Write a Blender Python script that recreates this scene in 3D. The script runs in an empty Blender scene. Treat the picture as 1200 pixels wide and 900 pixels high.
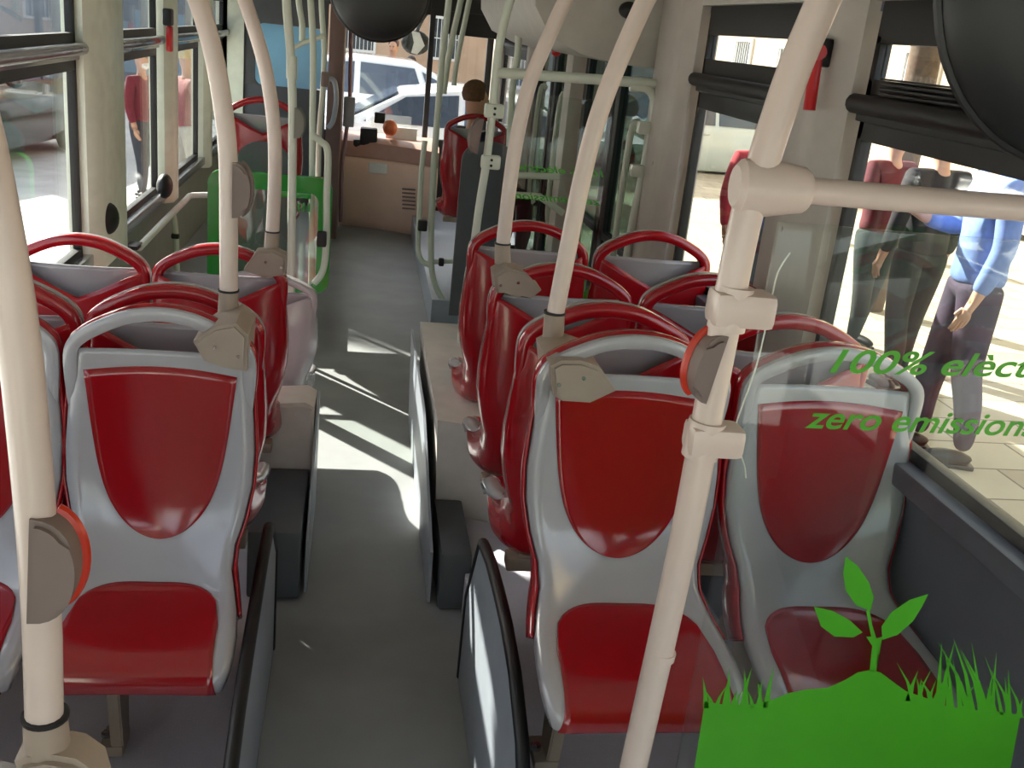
import bpy, bmesh, math, random
from mathutils import Vector, Matrix
random.seed(7)
SC = bpy.context.scene
COL = SC.collection
PI = math.pi
D = math.radians

# ------------------------------------------------------------------ camera
EYE = Vector((0, 0, 1.9)); FPX = 1197.0
def cam_matrix(p, y, r):
    d = Vector((math.sin(y)*math.cos(p), math.cos(y)*math.cos(p), -math.sin(p)))
    ri = Vector((math.cos(y), -math.sin(y), 0)); u = ri.cross(d)
    return ri*math.cos(r)+u*math.sin(r), u*math.cos(r)-ri*math.sin(r), d
CR, CU, CD = cam_matrix(D(18.89), D(9.69), D(6.14))
def at(x, y, X=None, Y=None, Z=None):
    """the point on the plane X=, Y= or Z= seen at that place of the 1200x900 photo"""
    v = CR*(x-600) - CU*(y-450) + CD*FPX
    if X is not None: t = X/v.x
    elif Y is not None: t = Y/v.y
    else: t = (Z-EYE.z)/v.z
    return EYE + v*t
cd = bpy.data.cameras.new('camera'); cam = bpy.data.objects.new('camera', cd); COL.objects.link(cam)
cam.matrix_world = Matrix(((CR.x, CU.x, -CD.x, EYE.x), (CR.y, CU.y, -CD.y, EYE.y), (CR.z, CU.z, -CD.z, EYE.z), (0, 0, 0, 1)))
cd.sensor_fit = 'HORIZONTAL'; cd.sensor_width = 36; cd.lens = 36*FPX/1200; cd.clip_start = 0.02; cd.clip_end = 500
SC.camera = cam

# ------------------------------------------------------------------ materials
def srgb(r, g, b):
    f = lambda c: (c/255/12.92 if c <= 10 else ((c/255+0.055)/1.055)**2.4)
    return (f(r), f(g), f(b), 1)
MATS = {}
def mat(name, rgb, rough=0.45, metal=0.0, coat=0.0, noise=0.06, nscale=12.0, bump=0.0, spec=0.5):
    if name in MATS: return MATS[name]
    m = bpy.data.materials.new(name); m.use_nodes = True
    nt = m.node_tree; b = nt.nodes['Principled BSDF']
    c = srgb(*rgb)
    b.inputs['Roughness'].default_value = rough; b.inputs['Metallic'].default_value = metal
    b.inputs['Coat Weight'].default_value = coat; b.inputs['Coat Roughness'].default_value = 0.08
    b.inputs['Specular IOR Level'].default_value = spec
    tc = nt.nodes.new('ShaderNodeTexCoord'); n = nt.nodes.new('ShaderNodeTexNoise')
    n.inputs['Scale'].default_value = nscale; n.inputs['Detail'].default_value = 4
    nt.links.new(tc.outputs['Object'], n.inputs['Vector'])
    r = nt.nodes.new('ShaderNodeValToRGB')
    r.color_ramp.elements[0].position = .3; r.color_ramp.elements[1].position = .7
    r.color_ramp.elements[0].color = [max(0, v*(1-noise)) for v in c[:3]]+[1]
    r.color_ramp.elements[1].color = [min(1, v*(1+noise)) for v in c[:3]]+[1]
    nt.links.new(n.outputs['Fac'], r.inputs['Fac']); nt.links.new(r.outputs['Color'], b.inputs['Base Color'])
    if bump:
        bp = nt.nodes.new('ShaderNodeBump'); bp.inputs['Strength'].default_value = bump; bp.inputs['Distance'].default_value = .004
        nt.links.new(n.outputs['Fac'], bp.inputs['Height']); nt.links.new(bp.outputs['Normal'], b.inputs['Normal'])
    MATS[name] = m; return m
def speckle(name, base, dot, rough=.5, scale=260, dens=.12):
    m = mat(name, base, rough=rough, nscale=3, noise=.12)
    nt = m.node_tree; b = nt.nodes['Principled BSDF']
    src = b.inputs['Base Color'].links[0].from_socket
    tc = nt.nodes.new('ShaderNodeTexCoord'); v = nt.nodes.new('ShaderNodeTexVoronoi'); v.inputs['Scale'].default_value = scale
    nt.links.new(tc.outputs['Object'], v.inputs['Vector'])
    r = nt.nodes.new('ShaderNodeValToRGB'); r.color_ramp.elements[0].position = dens; r.color_ramp.elements[1].position = dens+.06
    r.color_ramp.elements[0].color = (1, 1, 1, 1); r.color_ramp.elements[1].color = (0, 0, 0, 1)
    nt.links.new(v.outputs['Distance'], r.inputs['Fac'])
    mx = nt.nodes.new('ShaderNodeMix'); mx.data_type = 'RGBA'
    nt.links.new(r.outputs['Color'], mx.inputs[0]); nt.links.new(src, mx.inputs[6]); mx.inputs[7].default_value = srgb(*dot)
    nt.links.new(mx.outputs[2], b.inputs['Base Color'])
    return m
def glass(name, tint=(235, 245, 238), refl=.08, rough=.02):
    if name in MATS: return MATS[name]
    m = bpy.data.materials.new(name); m.use_nodes = True; nt = m.node_tree
    for n in list(nt.nodes): nt.nodes.remove(n)
    o = nt.nodes.new('ShaderNodeOutputMaterial'); t = nt.nodes.new('ShaderNodeBsdfTransparent'); g = nt.nodes.new('ShaderNodeBsdfGlossy')
    lw = nt.nodes.new('ShaderNodeLayerWeight'); pw = nt.nodes.new('ShaderNodeMath'); pw.operation = 'POWER'; pw.inputs[1].default_value = 4.5
    f = nt.nodes.new('ShaderNodeMath'); f.operation = 'MULTIPLY_ADD'; f.inputs[1].default_value = .55; f.inputs[2].default_value = refl*.35
    nt.links.new(lw.outputs['Facing'], pw.inputs[0]); nt.links.new(pw.outputs[0], f.inputs[0]); mx = nt.nodes.new('ShaderNodeMixShader')
    t.inputs[0].default_value = srgb(*tint); g.inputs['Roughness'].default_value = rough; g.inputs[0].default_value = (1, 1, 1, 1)
    nt.links.new(f.outputs[0], mx.inputs[0]); nt.links.new(t.outputs[0], mx.inputs[1]); nt.links.new(g.outputs[0], mx.inputs[2]); nt.links.new(mx.outputs[0], o.inputs[0])
    MATS[name] = m; return m

RED = mat('glossy_red_plastic', (150, 14, 24), rough=.12, coat=.8, noise=.05, nscale=5, bump=.12)
REDC = mat('red_seat_cover', (160, 14, 26), rough=.2, coat=.5, noise=.05, nscale=5)
SGREY = mat('light_grey_plastic', (168, 165, 168), rough=.2, coat=.6, noise=.04, nscale=4, bump=.08)
POLE = mat('cream_painted_tube', (212, 194, 184), rough=.3, coat=.2, noise=.03)
POLEG = mat('pale_painted_tube', (205, 212, 196), rough=.3, coat=.2, noise=.03)
TAUPE = mat('taupe_plastic', (158, 142, 128), rough=.5)
DTAUPE = mat('button_housing', (120, 104, 98), rough=.5)
ORANGE = mat('orange_red_plastic', (196, 50, 24), rough=.3)
FLOOR = speckle('aisle_vinyl', (142, 144, 144), (150, 156, 160), .6, 300, .08)
PODF = speckle('speckled_vinyl', (216, 212, 222), (240, 240, 245), .5, 170, .14)
SIDE = mat('grey_side_panel', (205, 198, 192), rough=.4)
SHIELD = mat('blue_grey_shield', (148, 154, 162), rough=.35)
DARK = mat('dark_grey_panel', (80, 84, 88), rough=.5)
BLACK = mat('black_rubber', (14, 14, 15), rough=.5)
BLACKG = mat('black_gloss', (12, 13, 14), rough=.5)
CREAM = mat('cream_wall_panel', (230, 236, 218), rough=.45)
WALLG = mat('warm_grey_pillar', (180, 172, 163), rough=.45)
OLIVE = mat('lower_wall_panel', (140, 142, 126), rough=.5)
ALU = mat('brushed_aluminium', (190, 195, 200), rough=.25, metal=.9)
STEEL = mat('steel_bolt', (200, 200, 205), rough=.25, metal=1)
BROWN = mat('beige_brown_panel', (240, 208, 186), rough=.35, nscale=3)
BROWND = mat('dark_brown_panel', (110, 86, 80), rough=.45)
WHITE = mat('white_plastic', (225, 225, 220), rough=.35)
GREENS = mat('green_sticker', (68, 158, 24), rough=.4, noise=.05)
GREENT = mat('green_clear_plastic', (30, 140, 50), rough=.2)
BLUEP = mat('blue_panel', (130, 190, 226), rough=.2, nscale=1.5, noise=.15)
REDP = mat('bright_red_plastic', (190, 20, 24), rough=.35)
CEIL = mat('ceiling_panel', (186, 182, 172), rough=.5)
GLASS = glass('window_glass', (248, 250, 249), .1)
GLASST = glass('tinted_glass', (150, 168, 160), .15)
CLEAR = glass('clear_screen_glass', (249, 252, 249), .1)

# ------------------------------------------------------------------ mesh helpers
class MB:
    def __init__(s): s.bm = bmesh.new()
    def box(s, c, d, bev=0, rz=0, mi=0, seg=2):
        r = bmesh.ops.create_cube(s.bm, size=1)
        vs = r['verts']; bmesh.ops.scale(s.bm, vec=d, verts=vs)
        if bev:
            es = list({e for v in vs for e in v.link_edges})
            q = bmesh.ops.bevel(s.bm, geom=es, offset=bev, segments=seg, affect='EDGES', profile=.6)
            vs = list({v for f in q['faces'] for v in f.verts} | {v for v in vs if v.is_valid})
        if rz: bmesh.ops.rotate(s.bm, cent=(0, 0, 0), matrix=Matrix.Rotation(rz, 3, 'Z'), verts=vs)
        bmesh.ops.translate(s.bm, vec=c, verts=vs); return s
    def span(s, a, b, bev=0):
        return s.box([(a[i]+b[i])/2 for i in range(3)], [abs(b[i]-a[i]) for i in range(3)], bev)
    def cyl(s, a, b, r, r2=None, n=20):
        a, b = Vector(a), Vector(b); r2 = r if r2 is None else r2
        q = bmesh.ops.create_cone(s.bm, cap_ends=True, segments=n, radius1=r, radius2=r2, depth=(b-a).length)
        M = Matrix.Translation((a+b)/2) @ (b-a).to_track_quat('Z', 'Y').to_matrix().to_4x4()
        bmesh.ops.transform(s.bm, matrix=M, verts=q['verts']); return s
    def ball(s, c, r, sc=(1, 1, 1), n=20, rot=None):
        q = bmesh.ops.create_uvsphere(s.bm, u_segments=n, v_segments=max(8, n//2), radius=r)
        M = Matrix.Translation(c) @ (rot or Matrix.Identity(4)) @ Matrix.Diagonal((*sc, 1))
        bmesh.ops.transform(s.bm, matrix=M, verts=q['verts']); return s
    def tube(s, pts, r, n=14, sub=6, smooth=True):
        P = [Vector(p) for p in pts]
        if smooth and len(P) > 2:
            Q = []
            for i in range(len(P)-1):
                p0 = P[max(0, i-1)]; p1 = P[i]; p2 = P[i+1]; p3 = P[min(len(P)-1, i+2)]
                for k in range(sub):
                    t = k/sub
                    Q.append(.5*((2*p1)+(p2-p0)*t+(2*p0-5*p1+4*p2-p3)*t*t+(3*p1-p0-3*p2+p3)*t**3))
            Q.append(P[-1]); P = Q
        rings = []; prev = None
        for i, p in enumerate(P):
            d = (P[min(i+1, len(P)-1)]-P[max(i-1, 0)]).normalized()
            if prev is None:
                nrm = d.orthogonal().normalized()
            else:
                nrm = (prev-d*prev.dot(d)).normalized()
            prev = nrm; bn = d.cross(nrm)
            rings.append([s.bm.verts.new(p+(nrm*math.cos(2*PI*k/n)+bn*math.sin(2*PI*k/n))*r) for k in range(n)])
        for a, b in zip(rings, rings[1:]):
            for k in range(n): s.bm.faces.new((a[k], a[(k+1) % n], b[(k+1) % n], b[k]))
        s.bm.faces.new(rings[0][::-1]); s.bm.faces.new(rings[-1]); return s
    def prism(s, pts, depth, axis=(0, 1, 0), bev=0):
        ax = Vector(axis).normalized()*depth
        a = [s.bm.verts.new(Vector(p)-ax/2) for p in pts]; b = [s.bm.verts.new(Vector(p)+ax/2) for p in pts]
        n = len(a); f1 = s.bm.faces.new(a[::-1]); f2 = s.bm.faces.new(b)
        fs = [s.bm.faces.new((a[i], a[(i+1) % n], b[(i+1) % n], b[i])) for i in range(n)]
        if bev:
            es = list({e for f in (f1, f2) for e in f.edges})
            bmesh.ops.bevel(s.bm, geom=es, offset=bev, segments=2, affect='EDGES')
        return s
    def loft(s, rings, close=True):
        R = [[s.bm.verts.new(p) for p in r] for r in rings]; n = len(R[0])
        for a, b in zip(R, R[1:]):
            for k in range(n if close else n-1): s.bm.faces.new((a[k], a[(k+1) % n], b[(k+1) % n], b[k]))
        if close: s.bm.faces.new(R[0][::-1]); s.bm.faces.new(R[-1])
        return s
    def build(s, name, m, parent=None, smooth=40, mods=()):
        bmesh.ops.recalc_face_normals(s.bm, faces=s.bm.faces)
        me = bpy.data.meshes.new(name); s.bm.to_mesh(me); s.bm.free()
        for x in (m if isinstance(m, (list, tuple)) else [m]): me.materials.append(x)
        if smooth:
            for p in me.polygons: p.use_smooth = True
            try: me.set_sharp_from_angle(angle=D(smooth))
            except Exception: pass
        o = bpy.data.objects.new(name, me); COL.objects.link(o)
        if parent: o.parent = parent
        return o
def tag(o, label=None, cat=None, group=None, kind=None):
    if label: o['label'] = label
    if cat: o['category'] = cat
    if group: o['group'] = group
    if kind: o['kind'] = kind
    return o
def thing(name, loc, label, cat, group=None, rz=0, kind=None):
    o = bpy.data.objects.new(name, None); o.empty_display_size = .1; COL.objects.link(o)
    o.location = loc; o.rotation_euler = (0, 0, rz)
    return tag(o, label, cat, group, kind)
def struct(o, label=None):
    o['kind'] = 'structure'
    if label: o['label'] = label
    return o
def copy_tree(o, parent=None):
    c = o.copy(); COL.objects.link(c)
    if parent: c.parent = parent
    for ch in [x for x in bpy.data.objects if x.parent == o]: copy_tree(ch, c)
    return c

# ================================================================== SEAT
PROF = [(-.004, 1.035), (.000, .96), (.006, .88), (.014, .80), (.026, .72), (.045, .64), (.075, .575), (.12, .525), (.18, .494), (.25, .48), (.33, .472), (.40, .463), (.44, .448), (.458, .425), (.46, .40)]
def interp(tab, t):
    t = max(0, min(1, t))*(len(tab)-1); i = min(int(t), len(tab)-2); f = t-i
    p0 = tab[max(0, i-1)]; p1 = tab[i]; p2 = tab[i+1]; p3 = tab[min(len(tab)-1, i+2)]
    if isinstance(p1, tuple):
        return tuple(.5*(2*b+(c-a)*f+(2*a-5*b+4*c-d)*f*f+(3*b-a-3*c+d)*f**3) for a, b, c, d in zip(p0, p1, p2, p3))
    return p1+(p2-p1)*f
def prof(v): return interp(PROF, v)
#          shoulder                     widest          waist                 pan                     front
WID = [.205, .213, .220, .225, .222, .207, .188, .185, .198, .211, .218, .218, .213, .207, .200]
def wid(v): return interp(WID, v)
CUP = [.02, .026, .032, .038, .044, .05, .05, .046, .040, .032, .026, .018, .012, .008, .004]
def shell_pt(u, v, off=0.0):
    """u across -1..1, v down the back and out along the pan; off = lift above the surface"""
    f, z = prof(v); f2, z2 = prof(min(1, v+.01)); f1, z1 = prof(max(0, v-.01))
    t = Vector((0, f2-f1, z2-z1)).normalized(); n = Vector((0, -t.z, t.y))  # towards the sitter
    if n.y < 0 and v < .4: n = -n
    if v >= .4 and n.z < -.2 and v < .9: n = -n
    a = abs(u); rim = max(0, (a-.86)/.14)
    h = interp(CUP, v)*min(a, .9)**2.2 - .026*rim*rim
    w = wid(v)
    x = math.copysign(w*(a if a < .86 else .86+.14*math.sin(rim*PI/2)), u)
    return Vector((x, f, z))+n*(h+off)
def grid(mb, fn, nu, nv):
    V = [[mb.bm.verts.new(fn(i/(nu-1), j/(nv-1))) for i in range(nu)] for j in range(nv)]
    for j in range(nv-1):
        for i in range(nu-1): mb.bm.faces.new((V[j][i], V[j][i+1], V[j+1][i+1], V[j+1][i]))
    return V
def solidify(o, t, off=-1):
    m = o.modifiers.new('solid', 'SOLIDIFY'); m.thickness = t; m.offset = off; m.use_even_offset = False
    return o
ARCH = [(-.208, .90), (-.206, .97), (-.204, 1.03), (-.182, 1.062), (-.13, 1.093), (-.07, 1.117), (0, 1.126), (.07, 1.117), (.13, 1.093), (.182, 1.062), (.204, 1.03), (.206, .97), (.208, .90)]
def arch(mb, y0, y1, half):
    rings = []
    N = 48; P = [interp(ARCH, i/N) for i in range(N+1)]
    for i, (x, z) in enumerate(P):
        a = Vector(P[max(0, i-1)]); b = Vector(P[min(N, i+1)]); d = (b-a).normalized(); nx, nz = -d.y, d.x
        sec = []; tp = min(1, .45+6*min(i, N-i)/N)
        for k in range(12):
            an = 2*PI*k/12; c = math.copysign(abs(math.cos(an))**.6, math.cos(an)); s = math.copysign(abs(math.sin(an))**.6, math.sin(an))
            sec.append((x+nx*c*half*tp, (y0+y1)/2+s*abs(y1-y0)/2*tp, z+nz*c*half*tp))
        rings.append(sec)
    mb.loft(rings)
def red_v(x): return 0
def make_seat(label, group, cover_mat=None, name='bus_seat'):
    r = thing(name, (0, 0, 0), label, 'bus seat', group)
    mb = MB(); grid(mb, lambda a, b: shell_pt(a*2-1, b), 37, 57)
    o = mb.build('seat_shell', SGREY, r, smooth=60); solidify(o, .009, -1 if True else 1)
    mb = MB(); arch(mb, .0, .024, .0165); mb.build('front_arch', SGREY, r)
    # red inserts follow the shell a few millimetres proud
    def ins(a, b):      # a across, b down
        s = math.sin(b*PI/2)
        hw = .177*(1-.27*s)*math.sqrt(max(0, 1-s**5))
        hw = max(hw, .002); z = .985-.40*s + .012*math.cos((a*2-1)*PI/2)*(1-s)
        # find v for this height
        lo, hi = 0, .6
        for _ in range(18):
            m = (lo+hi)/2
            if prof(m)[1] > z: lo = m
            else: hi = m
        v = (lo+hi)/2; x = (a*2-1)*hw
        return shell_pt(max(-.85, min(.85, x/wid(v))), v, .003)
    mb = MB(); grid(mb, ins, 25, 33); o = mb.build('back_insert', RED, r, smooth=60); solidify(o, .004, -1)
    def pad(a, b):
        e = abs(a*2-1); x = (a*2-1)*(.170+.012*b)
        v0 = .535+.16*(1-math.sqrt(max(0, 1-e**3.2)))
        vv = v0+(1-v0)*b
        return shell_pt(max(-.93, min(.93, x/wid(vv))), min(1, vv), .004)
    mb = MB(); grid(mb, pad, 25, 33); o = mb.build('seat_pad', RED, r, smooth=60); solidify(o, .005, -1)
    # rear cover: wraps the shell from behind, notched in a V at the top
    cm = cover_mat or REDC
    BK = [(-.046, 1.03), (-.054, .95), (-.060, .87), (-.062, .79), (-.064, .71), (-.064, .63), (-.058, .55), (-.040, .49), (-.008, .44), (.05, .405), (.12, .39)]
    ED = [0, .072, .143, .214, .286, .357, .44, .50, .55, .60, .645]
    def cov(a, b):
        th = (a-.5)*PI; sx = math.sin(th); cx = math.cos(th); p = .5
        X = math.copysign(abs(sx)**p, sx); K = max(0, cx)**p
        v0 = .115*(1-abs(X))*1.0; s = v0+(1-v0)*b
        v = interp(ED, s); E = shell_pt(.985, v); w = wid(v)*(1.0 if v < .3 else 1.0)
        B = interp(BK, s)
        y = E.y+(B[0]-E.y)*K; z = E.z+(B[1]-E.z)*K
        return Vector((w*X*1.004, y, z))
    mb = MB(); grid(mb, cov, 41, 45); o = mb.build('back_cover', cm, r, smooth=60); solidify(o, .006, 1)
    mb = MB(); arch(mb, -.040, .0, .0185); mb.build('rear_arch', cm, r)
    # carrier under the pan, with a flat leg
    mb = MB(); mb.box((0, .17, .405), (.30, .26, .05), .012); mb.box((0, .06, .385), (.36, .06, .04), .008)
    mb.build('under_frame', TAUPE, r)
    mb = MB(); mb.prism([(.10, .04, .395), (.10, .20, .395), (.10, .13, .005), (.10, .055, .005)], .032, (1, 0, 0), .004)
    mb.box((.115, .09, .02), (.06, .10, .03), .006)
    leg = mb.build('leg', TAUPE, r)
    mb = MB(); mb.cyl((.135, .09, .035), (.135, .09, .045), .013); mb.cyl((.135, .09, .045), (.135, .09, .052), .008, n=6)
    mb.build('bolt', STEEL, leg)
    return r
COLX = dict(a=1.101, b=.630, c=-.441, d=-.894)
seatproto = {}
def seat(col, Y, top, facing, label, group, grey=False, base=None, x=None, sz=None):
    key = grey
    if key not in seatproto:
        s = make_seat(label, group, SGREY if grey else None); seatproto[key] = s
    else:
        s = copy_tree(seatproto[key])
    s['label'] = label; s['group'] = group
    b = (top-1.05) if base is None else base
    s.location = (COLX[col] if x is None else x, Y, b)
    s.rotation_euler = (0, 0, PI if facing == 'rear' else 0)
    if sz: s.scale = (1, sz[0], sz[1])
    else: s.scale = (1, 1, 1)
    return s
GF = 'red-backed seats facing the front'; GR = 'grey and red seats facing the rear'
seat('c', 2.42, 1.115, 'rear', 'light grey seat with red inserts facing the camera on the left, beside the aisle', GR, sz=(.92, 1.045), base=0.015)
seat('d', 2.42, 1.115, 'rear', 'light grey seat at the left window edge, mostly cut by the left pole', GR, sz=(.92, 1.045), base=0.015)
seat('b', 2.09, 1.22, 'rear', 'light grey seat with red inserts facing the camera, right of the aisle shield', GR, base=.245, sz=(1.0, .93))
seat('a', 2.09, 1.22, 'rear', 'light grey seat with red inserts behind the green lettering, next to the right window', GR, base=.245, sz=(1.0, .93))
seat('c', 2.63, 1.12, 'front', 'red-backed aisle seat directly behind the left grey seat, under its pole bracket', GF)
seat('d', 2.63, 1.12, 'front', 'red-backed window seat at the left edge, partly behind the near left pole', GF)
seat('c', 3.50, 1.04, 'front', 'red-backed aisle seat on the left, second red back from the grey seat', GF)
seat('d', 3.50, 1.04, 'front', 'red-backed window seat at the left under the bright large window', GF)
seat('b', 2.38, 1.21, 'front', 'red-backed aisle seat directly behind the right grey seat, under the nearest right bracket', GF)
seat('a', 2.38, 1.21, 'front', 'red-backed window seat directly behind the grey seat with lettering in front', GF)
seat('b', 2.98, 1.17, 'front', 'red-backed aisle seat on the right, middle of the three red aisle backs', GF)
seat('a', 2.98, 1.17, 'front', 'red-backed window seat on the right, middle one, half hidden by the near pole', GF)
seat('b', 3.66, 1.17, 'front', 'red-backed aisle seat on the right, farthest of the three red aisle backs', GF)
seat('a', 3.66, 1.17, 'front', 'red-backed window seat on the right, farthest one, beside the cream pillar', GF)
seat('c', 4.14, .80, 'front', 'grey-backed low seat beyond the left red aisle seats, at the aisle edge', 'other seats', grey=True, x=-.36, base=-.0, sz=(1, .78))
seat('c', 6.3, 1.36, 'front', 'distant red-backed seat on the left below the blue pane', GF, x=-.56, base=.26)
seat('b', 7.3, 1.3, 'front', 'distant red-backed seat on the right holding the seated man', GF, x=.80, base=.20)
seat('c', 1.02, 1.02, 'front', 'red-backed seat nearest the camera on the left, below the near pole', GF, base=-.09)

# ================================================================== SHELL
XL, XR, YB, YF = -1.17, 1.33, -2.2, 10.6
struct(MB().span((XL-.06, YB, -.06), (XR+.06, YF, 0)).build('floor', FLOOR))
# raised floors / inlays under the seats
struct(MB().span((XL, YB, 0), (-.235, 5.0, .008)).build('trim_1', PODF), 'speckled dark vinyl under the left seats')
struct(MB().span((.43, YB, 0), (XR, 5.0, .15), .004).build('trim_2', PODF), 'speckled raised floor under the right seats')
struct(MB().span((.52, 6.5, 0), (XR, 9.9, .20), .006).build('trim_3', SHIELD), 'raised grey-blue platform on the right by the front seat')
struct(MB().span((XL, 5.9, 0), (-.28, 9.3, .26), .006).build('trim_4', SHIELD), 'raised platform on the left beyond the seats')
struct(MB().span((XL-.06, YB, 2.26), (XR+.06, YF, 2.32)).build('ceiling', CEIL))
mb = MB(); mb.span((XL-.06, YB-.06, -.06), (XR+.06, YB, .75)); mb.span((XL-.06, YB-.06, 2.05), (XR+.06, YB, 2.32)); mb.span((XL-.06, YB-.06, .7), (XL+.06, YB, 2.1)); mb.span((XR-.06, YB-.06, .7), (XR+.06, YB, 2.1))
struct(mb.build('wall_back', CREAM))
struct(MB().span((XL, YB-.035, .74), (XR, YB-.03, 2.06)).build('window_11', GLASS), 'rear window added behind the camera to light the near floor')  # unseen glazed opening, added to bring daylight onto the near floor

def side_wall(name, X, out, panes, zs, zl, zr, zh, topz, lower_mat, door=None):
    """lower wall, header; panes = list of (y0,y1)"""
    mb = MB(); t = .05*out
    segs = [(YB, YF)] if not door else [(YB, door[0]), (door[1], YF)]
    for a, b in segs: mb.span((X, a, 0), (X+t, b, zs))
    mb.span((X, YB, topz), (X+t, YF, 2.3))
    return struct(mb.build(name, lower_mat))
LP = [(-1.9, .2), (.5, 4.60), (5.20, 6.33), (6.66, 7.88), (8.14, 9.25)]
RP = [(-1.9, -.2), (.1, 2.68), (3.08, 4.10), (8.35, 10.2)]
side_wall('wall_left', XL, -1, LP, .76, 0, 0, 0, 1.97, OLIVE)
DOOR = (4.60, 8.10)
side_wall('wall_right', XR, 1, RP, 1.02, 0, 0, 0, 2.05, mat('slate_side_wall', (104, 106, 118), .45), DOOR)
# pillars between the windows
def pillars(X, inn, spans, zlo, zhi, m, start, label):
    k = start
    for a, b in spans:
        d = .075*inn
        mb = MB(); mb.prism([(X-.05*inn, a, 0), (X-.05*inn, b, 0), (X+d*.45, b, 0), (X+d, b-.05, 0), (X+d, a+.05, 0), (X+d*.45, a, 0)], 1, (0, 0, 1))
        for v in mb.bm.verts: v.co.z = zlo if v.co.z < 0 else zhi
        for zz in (zlo+.12, (zlo+zhi)/2, zhi-.12):
            mb.cyl((X+d, (a+b)/2, zz), (X+d*1.04, (a+b)/2, zz), .008, n=10)
        struct(mb.build('trim_%d' % k, m), label); k += 1
    return k
k = pillars(XL, 1, [(.2, .5), (4.60, 5.20), (6.38, 6.66), (7.92, 8.14), (9.25, 9.6)], .72, 2.26, CREAM, 5, 'cream pillar between left windows')
k = pillars(XR, -1, [(-.2, .1), (2.70, 3.08), (4.12, 4.60), (8.10, 8.35), (10.2, 10.6)], .6, 2.26, WALLG, k, 'warm grey pillar between right windows')
# windows
wn = 1   # window_11 is the added rear one
def window(X, out, y0, y1, z0, z1, h0, h1, railm, vent=False, split=None):
    global wn
    t = .03*out; f = .028
    r = bpy.data.objects.new('window_%d' % wn, None); COL.objects.link(r); r.location = (X, (y0+y1)/2, z0); struct(r); wn += 1
    L = r.location
    def loc(mb): 
        bmesh.ops.translate(mb.bm, vec=-L, verts=mb.bm.verts); return mb
    mb = MB(); x0, x1 = X-.004*out, X+t
    for a, b, c, d in ((y0, y1, z0-.03, z0+f), (y0, y1, z1-f, h0), (y0, y0+f, z0, h1), (y1-f, y1, z0, h1), (y0, y1, h1-.02, h1+.09)):
        mb.span((x0, a, c), (x1, b, d), .003)
    loc(mb).build('window_frame', BLACK, r)
    mb = MB(); mb.span((X+t*.4, y0+f, z0+f), (X+t*.6, y1-f, z1-f)); loc(mb).build('pane', GLASS, r)
    mb = MB(); mb.span((X+t*.4, y0+f, h0), (X+t*.6, y1-f, h1)); loc(mb).build('hopper_pane', GLASS, r)
    mb = MB()
    zc = (z1+h0)/2
    mb.tube([(X-.03*out, y0+.0, zc), (X-.045*out, (y0+y1)/2, zc), (X-.03*out, y1-.0, zc)], .026, n=12)
    mb.span((X-.02*out, y0, zc-.045), (X+t, y1, zc+.02), .006)
    if vent:
        for q in range(4): mb.span((X-.03*out, y0+.1, zc+.03+q*.012), (X, y1-.12, zc+.035+q*.012))
    loc(mb).build('window_rail', railm, r)
    return r
RAILG = mat('glossy_grey_rail', (120, 124, 130), rough=.2, coat=.5)
for a, b in LP: window(XL, -1, a, b, .80, 1.60, 1.72, 1.92, RAILG)
for i, (a, b) in enumerate(RP): window(XR, 1, a, b, 1.04, 1.75 if i < 2 else 1.72, 1.88, 1.99, BLACK, vent=(i == 1))
# sills
struct(MB().span((XL-.0, YB, .745), (XL+.045, 9.3, .80), .008).build('trim_%d' % k, ALU), 'aluminium sill under the left windows'); k += 1
struct(MB().span((XR-.05, YB, .985), (XR+.0, DOOR[0]-.5, 1.04), .008).build('trim_%d' % k, mat('slate_side_wall', (104, 106, 118))), 'grey ledge under the right windows'); k += 1
struct(MB().span((XR-.09, YB+.06, 0.15), (XR-.0, DOOR[0]-.5, .40), .02).build('trim_%d' % k, DARK), 'dark heater duct along the right wall'); k += 1
# coves below the ceiling
for X, s, m in ((XL, 1, CEIL), (XR, -1, CEIL)):
    z0 = 2.03 if s > 0 else 2.075
    mb = MB(); mb.prism([(X, 0, z0), (X+.035*s, 0, z0-.0), (X+.04*s, 0, z0+.03), (X+.10*s, 0, z0+.05), (X+.32*s, 0, 2.26), (X, 0, 2.26)], YF-YB)
    bmesh.ops.translate(mb.bm, vec=(0, (YF+YB)/2, 0), verts=mb.bm.verts)
    struct(mb.build('trim_%d' % k, m), 'pale ceiling cove'); k += 1

# ---- seat boxes and shields along the aisle
def tagm(o, l, c, g=None): return tag(o, l, c, g)
r = thing('seat_box', (-.2, 3.6, 0), 'grey box under the left seats at the aisle edge, beyond the left shield', 'seat box')
def lb(mb, r): bmesh.ops.translate(mb.bm, vec=-Vector(r.location), verts=mb.bm.verts); return mb
mb = MB(); mb.prism([(-.36, 0, .01), (-.36, 0, .50), (-.15, 0, .52), (-.115, 0, .50), (-.11, 0, 0.01)], 0.22, (0, 1, 0), .012)
bmesh.ops.translate(mb.bm, vec=(0, 3.74, 0), verts=mb.bm.verts); lb(mb, r).build('upper_box', SIDE, r)
mb = MB(); mb.span((-.30, 3.1, .01), (-.125, 3.62, .26), .01); lb(mb, r).build('lower_step', DARK, r)
mb = MB(); mb.prism([(-.106, 3.15, .004), (-.106, 3.86, .004), (-.106, 3.86, .49), (-.106, 3.68, .50), (-.106, 3.60, .42), (-.106, 3.15, .2)], .008, (1, 0, 0)); lb(mb, r).build('side_strip', SHIELD, r)
r = thing('seat_box', (.5, 3.5, 0), 'grey box under the right seats at the aisle edge, lit by sun streaks', 'seat box')
mb = MB()
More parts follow.
